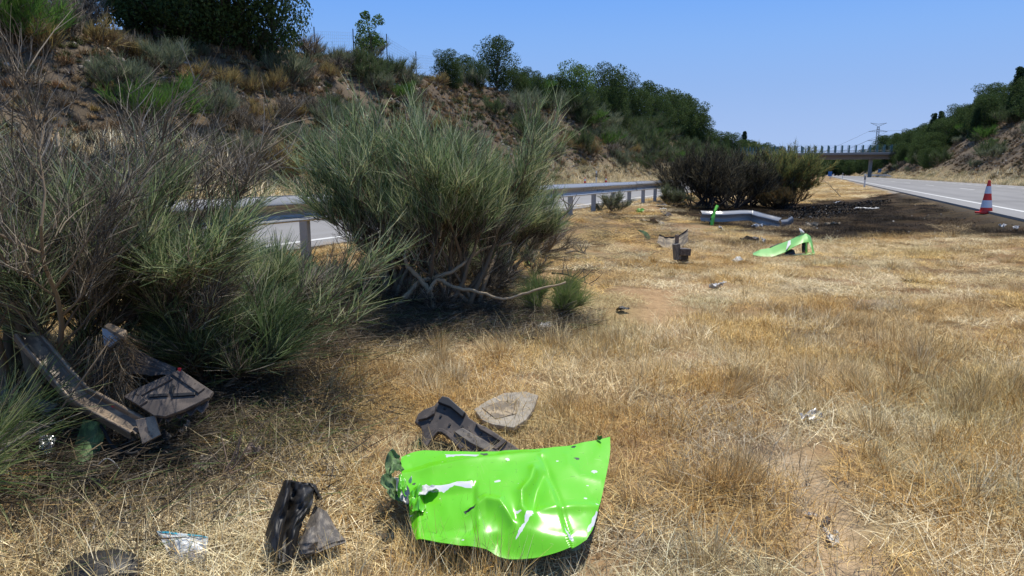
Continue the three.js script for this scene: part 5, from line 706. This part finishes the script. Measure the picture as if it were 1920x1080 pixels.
for (const [a, b, w, h, m, lab, seed] of [
  [1218, 419, .5, .3, 'tan', 'buckled tan sheet on the bare soil before the charred broom', 1], [1232, 420, .45, .25, 'greyPlastic', 'dark buckled sheet touching the buckled tan sheet', 2], [1242, 396, .35, .2, 'pale', 'pale broken panel piece by the last rail post', 3], [1250, 404, .4, .25, 'darkPlastic', 'dark broken piece below the pale panel piece', 4], [1240, 388, .35, .2, 'greyPlastic', 'grey broken piece under the rail end', 5], [1197, 399, .35, .2, 'greenMid', 'lime green flake near the small shrub by the rail', 6],
  [1382, 492, .2, .16, 'pale', 'pale rounded foam lump in the grass', 7], [1405, 454, .5, .1, 'greyPlastic', 'bluish grey flat strip on the small scorched patch', 8], [1432, 454, .5, .06, 'galv', 'thin pale strip end beside the bluish grey strip', 9], [1345, 541, .22, .1, 'primer', 'small white scrap lying in open grass', 10], [1167, 585, .13, .13, 'black', 'small black plastic cup on the dirt patch', 11], [1352, 431, .28, .08, 'primer', 'thin pale sliver in front of the torn guardrail section', 12], [1570, 381, .8, .3, 'galv', 'crumpled pale metal sheet at the edge of the ash heap', 13], [1520, 424, .7, .14, 'tan', 'long tan splinter on scorched soil', 14], [1560, 423, .45, .12, 'tan', 'short tan splinter on scorched soil', 15], [1625, 393, 1.0, .3, 'primer', 'white crumpled sheet among black ash', 16], [1880, 425, .2, .06, 'primer', 'white flake on gravel beside the traffic cone', 17], [1905, 431, .22, .06, 'primer', 'white strip on gravel beyond the traffic cone', 18], [1420, 427, .3, .1, 'primer', 'small pale chip under the rail section', 19], [1558, 1015, .12, .05, 'pale', 'pale curved shard lying in the dirt furrow', 20], [1520, 972, .03, .05, 'primer', 'small upright pale shard at the furrow edge', 21], [1548, 985, .035, .06, 'greyPlastic', 'small grey shard beside the pale curved one', 22], [1022, 618, .18, .08, 'pale', 'flat pale stone under the green sprig', 23], [915, 582, .3, .08, 'galv', 'grey metal strip lying under broom limbs', 24], [720, 1038, .03, .03, 'greyPlastic', 'small grey chip near the black liner', 25], [850, 1042, .05, .03, 'alu', 'shiny metal chip under the bonnet edge', 26], [990, 498, .22, .06, 'greenMid', 'thin lime green sliver in the broom shadow', 27],
]) crumple(m === 'tan' || m === 'pale' ? 'panel_piece' : 'debris_piece', lab, 'debris', a, b, w, h, (hash(seed, 1) - .5) * .7, hash(seed, 2) * 3 + YAW, M[m], Math.min(.09, w * .28), seed * 1.7);
{ const p = G(1525, 785); const o = crumple('foil_scrap', 'crumpled silver foil scrap lying on dry grass', 'scrap', 1522, 786, .15, .08, .3, YAW + .5, std([.55, .54, .53], .45, .4), .05, 31, undefined, .0); }
{ const p = G(1715, 530), g = new GB(), r = rng(61); for (let k = 0; k < 300; k++) { const a = r() * 6.28, d = V(Math.cos(a), .4 + r(), Math.sin(a)).normalize(); g.blade(V((r() - .5) * .3, 0, (r() - .5) * .2), d, .05 + .09 * r(), .006, V(0, -.03, 0), 2, [[.06, .045, .03], [.1, .07, .045], [.03, .025, .02]][k % 3], V(r() - .5, r() - .5, r() - .5).normalize()); } const m = mesh('root_clod', g.geo(), M.stem); m.position.copy(p); tag(m, 'dark torn clod of roots on open grass', 'clod', null, 'stuff'); }
// ash heap: charred uncountable fragments
{
  const r = rng(55), items = [[], [], []]; const mn = ASHP.reduce((a, p) => [Math.min(a[0], p[0]), Math.min(a[1], p[1]), Math.max(a[2], p[0]), Math.max(a[3], p[1])], [9e9, 9e9, -9e9, -9e9]);
  for (let k = 0; k < 14000; k++) { const x = mixn(mn[0], mn[2], r()), z = mixn(mn[1], mn[3], r()), e = edgeDist(ASHP, x, z); if (e + (r() - .5) * .5 < 0) continue; const c = r() < .025 ? [.4, .4, .4] : r() < .06 ? [.06, .06, .062] : [.008, .008, .0085]; items[k % 3].push({ x, y: ground(x, z) + .012 + .16 * ss(0, .8, e) * r() * r(), z, rot: r() * 6.28, tx: r() * 3, tz: r() * 3, s: .01 + .055 * r() * r() * r(), c }); }
  for (let k = 0; k < 700; k++) { const x = -4 + 8 * r(), z = -34 + 22 * r(); if (burn(x, z) < .5) continue; items[k % 3].push({ x, y: ground(x, z) + .02, z, rot: r() * 6.28, tx: r() * .6, tz: r() * .6, s: .012 + .025 * r(), c: r() < .08 ? [.35, .33, .3] : [.03, .025, .022] }); }
  const frag = s => { const q = rng(s), g = new THREE.IcosahedronGeometry(1, 0), a = g.attributes.position; const mp = new Map(); for (let i = 0; i < a.count; i++) { const k = [a.getX(i), a.getY(i), a.getZ(i)].map(v => v.toFixed(3)).join(); if (!mp.has(k)) mp.set(k, [.5 + q(), .3 + .5 * q(), .4 + q()]); const m = mp.get(k); a.setXYZ(i, a.getX(i) * m[0], a.getY(i) * m[1] * .5, a.getZ(i) * m[2]); } g.computeVertexNormals(); return g; };
  items.forEach((it, i) => { const im = scatter('ash_fragments', 'heap of black charred fragments and ash on the burnt verge', frag(300 + i), M.ashBits, it); im.userData.category = 'ash'; });
}
// single fallen twigs
function twig(label, pts, rad, c = [.1, .085, .07]) { const g = new GB(), P = pts.map(([a, b, l]) => G(a, b, 0).add(V(0, l, 0))), cv = new THREE.CatmullRomCurve3(P), n = 12, q = [], R = []; for (let i = 0; i <= n; i++) { q.push(cv.getPoint(i / n)); R.push(rad * (1 - .6 * i / n)); } g.tube(q, R, 5, c); const r = rng(pts[0][0]); for (let k = 0; k < 7; k++) { const s = q[2 + Math.floor(r() * 10)], d = V(r() - .5, .15 + .4 * r(), r() - .5).normalize(); g.tube([s, s.clone().addScaledVector(d, rad * 8), s.clone().addScaledVector(d, rad * 16).add(V(0, rad * 3, 0))], [rad * .5, rad * .35, rad * .15], 4, c); } const m = mesh('fallen_branch', g.geo(), M.bark); tag(m, label, 'branch'); }
twig('thin dark branch lying past the green sprig', [[1035, 516, .03], [1060, 522, .06], [1085, 530, .04], [1110, 538, .02]], .014, [.06, .05, .045]);
twig('rising forked dead branch at the broom edge', [[1020, 470, .05], [1040, 448, .2], [1060, 430, .35], [1072, 412, .4]], .03, [.14, .12, .1]);
twig('bare charred twig on golden grass behind the ash', [[1575, 378, .3], [1562, 374, .6], [1550, 370, .9], [1540, 366, 1.2]], .02, [.03, .025, .02]);
twig('bent bare branch at the foot of the split crown broom', [[945, 500, .1], [980, 470, .35], [990, 440, .5], [985, 410, .6]], .018, [.2, .17, .14]);
twig('short stick by the suspension block', [[1060, 477, .02], [1080, 476, .05], [1100, 480, .03]], .015, [.12, .1, .08]);
twig('curved broken stick in broom litter beside the liner', [[395, 912, .03], [420, 910, .04], [440, 898, .05]], .012, [.2, .14, .1]);
renderer.render(scene, camera);
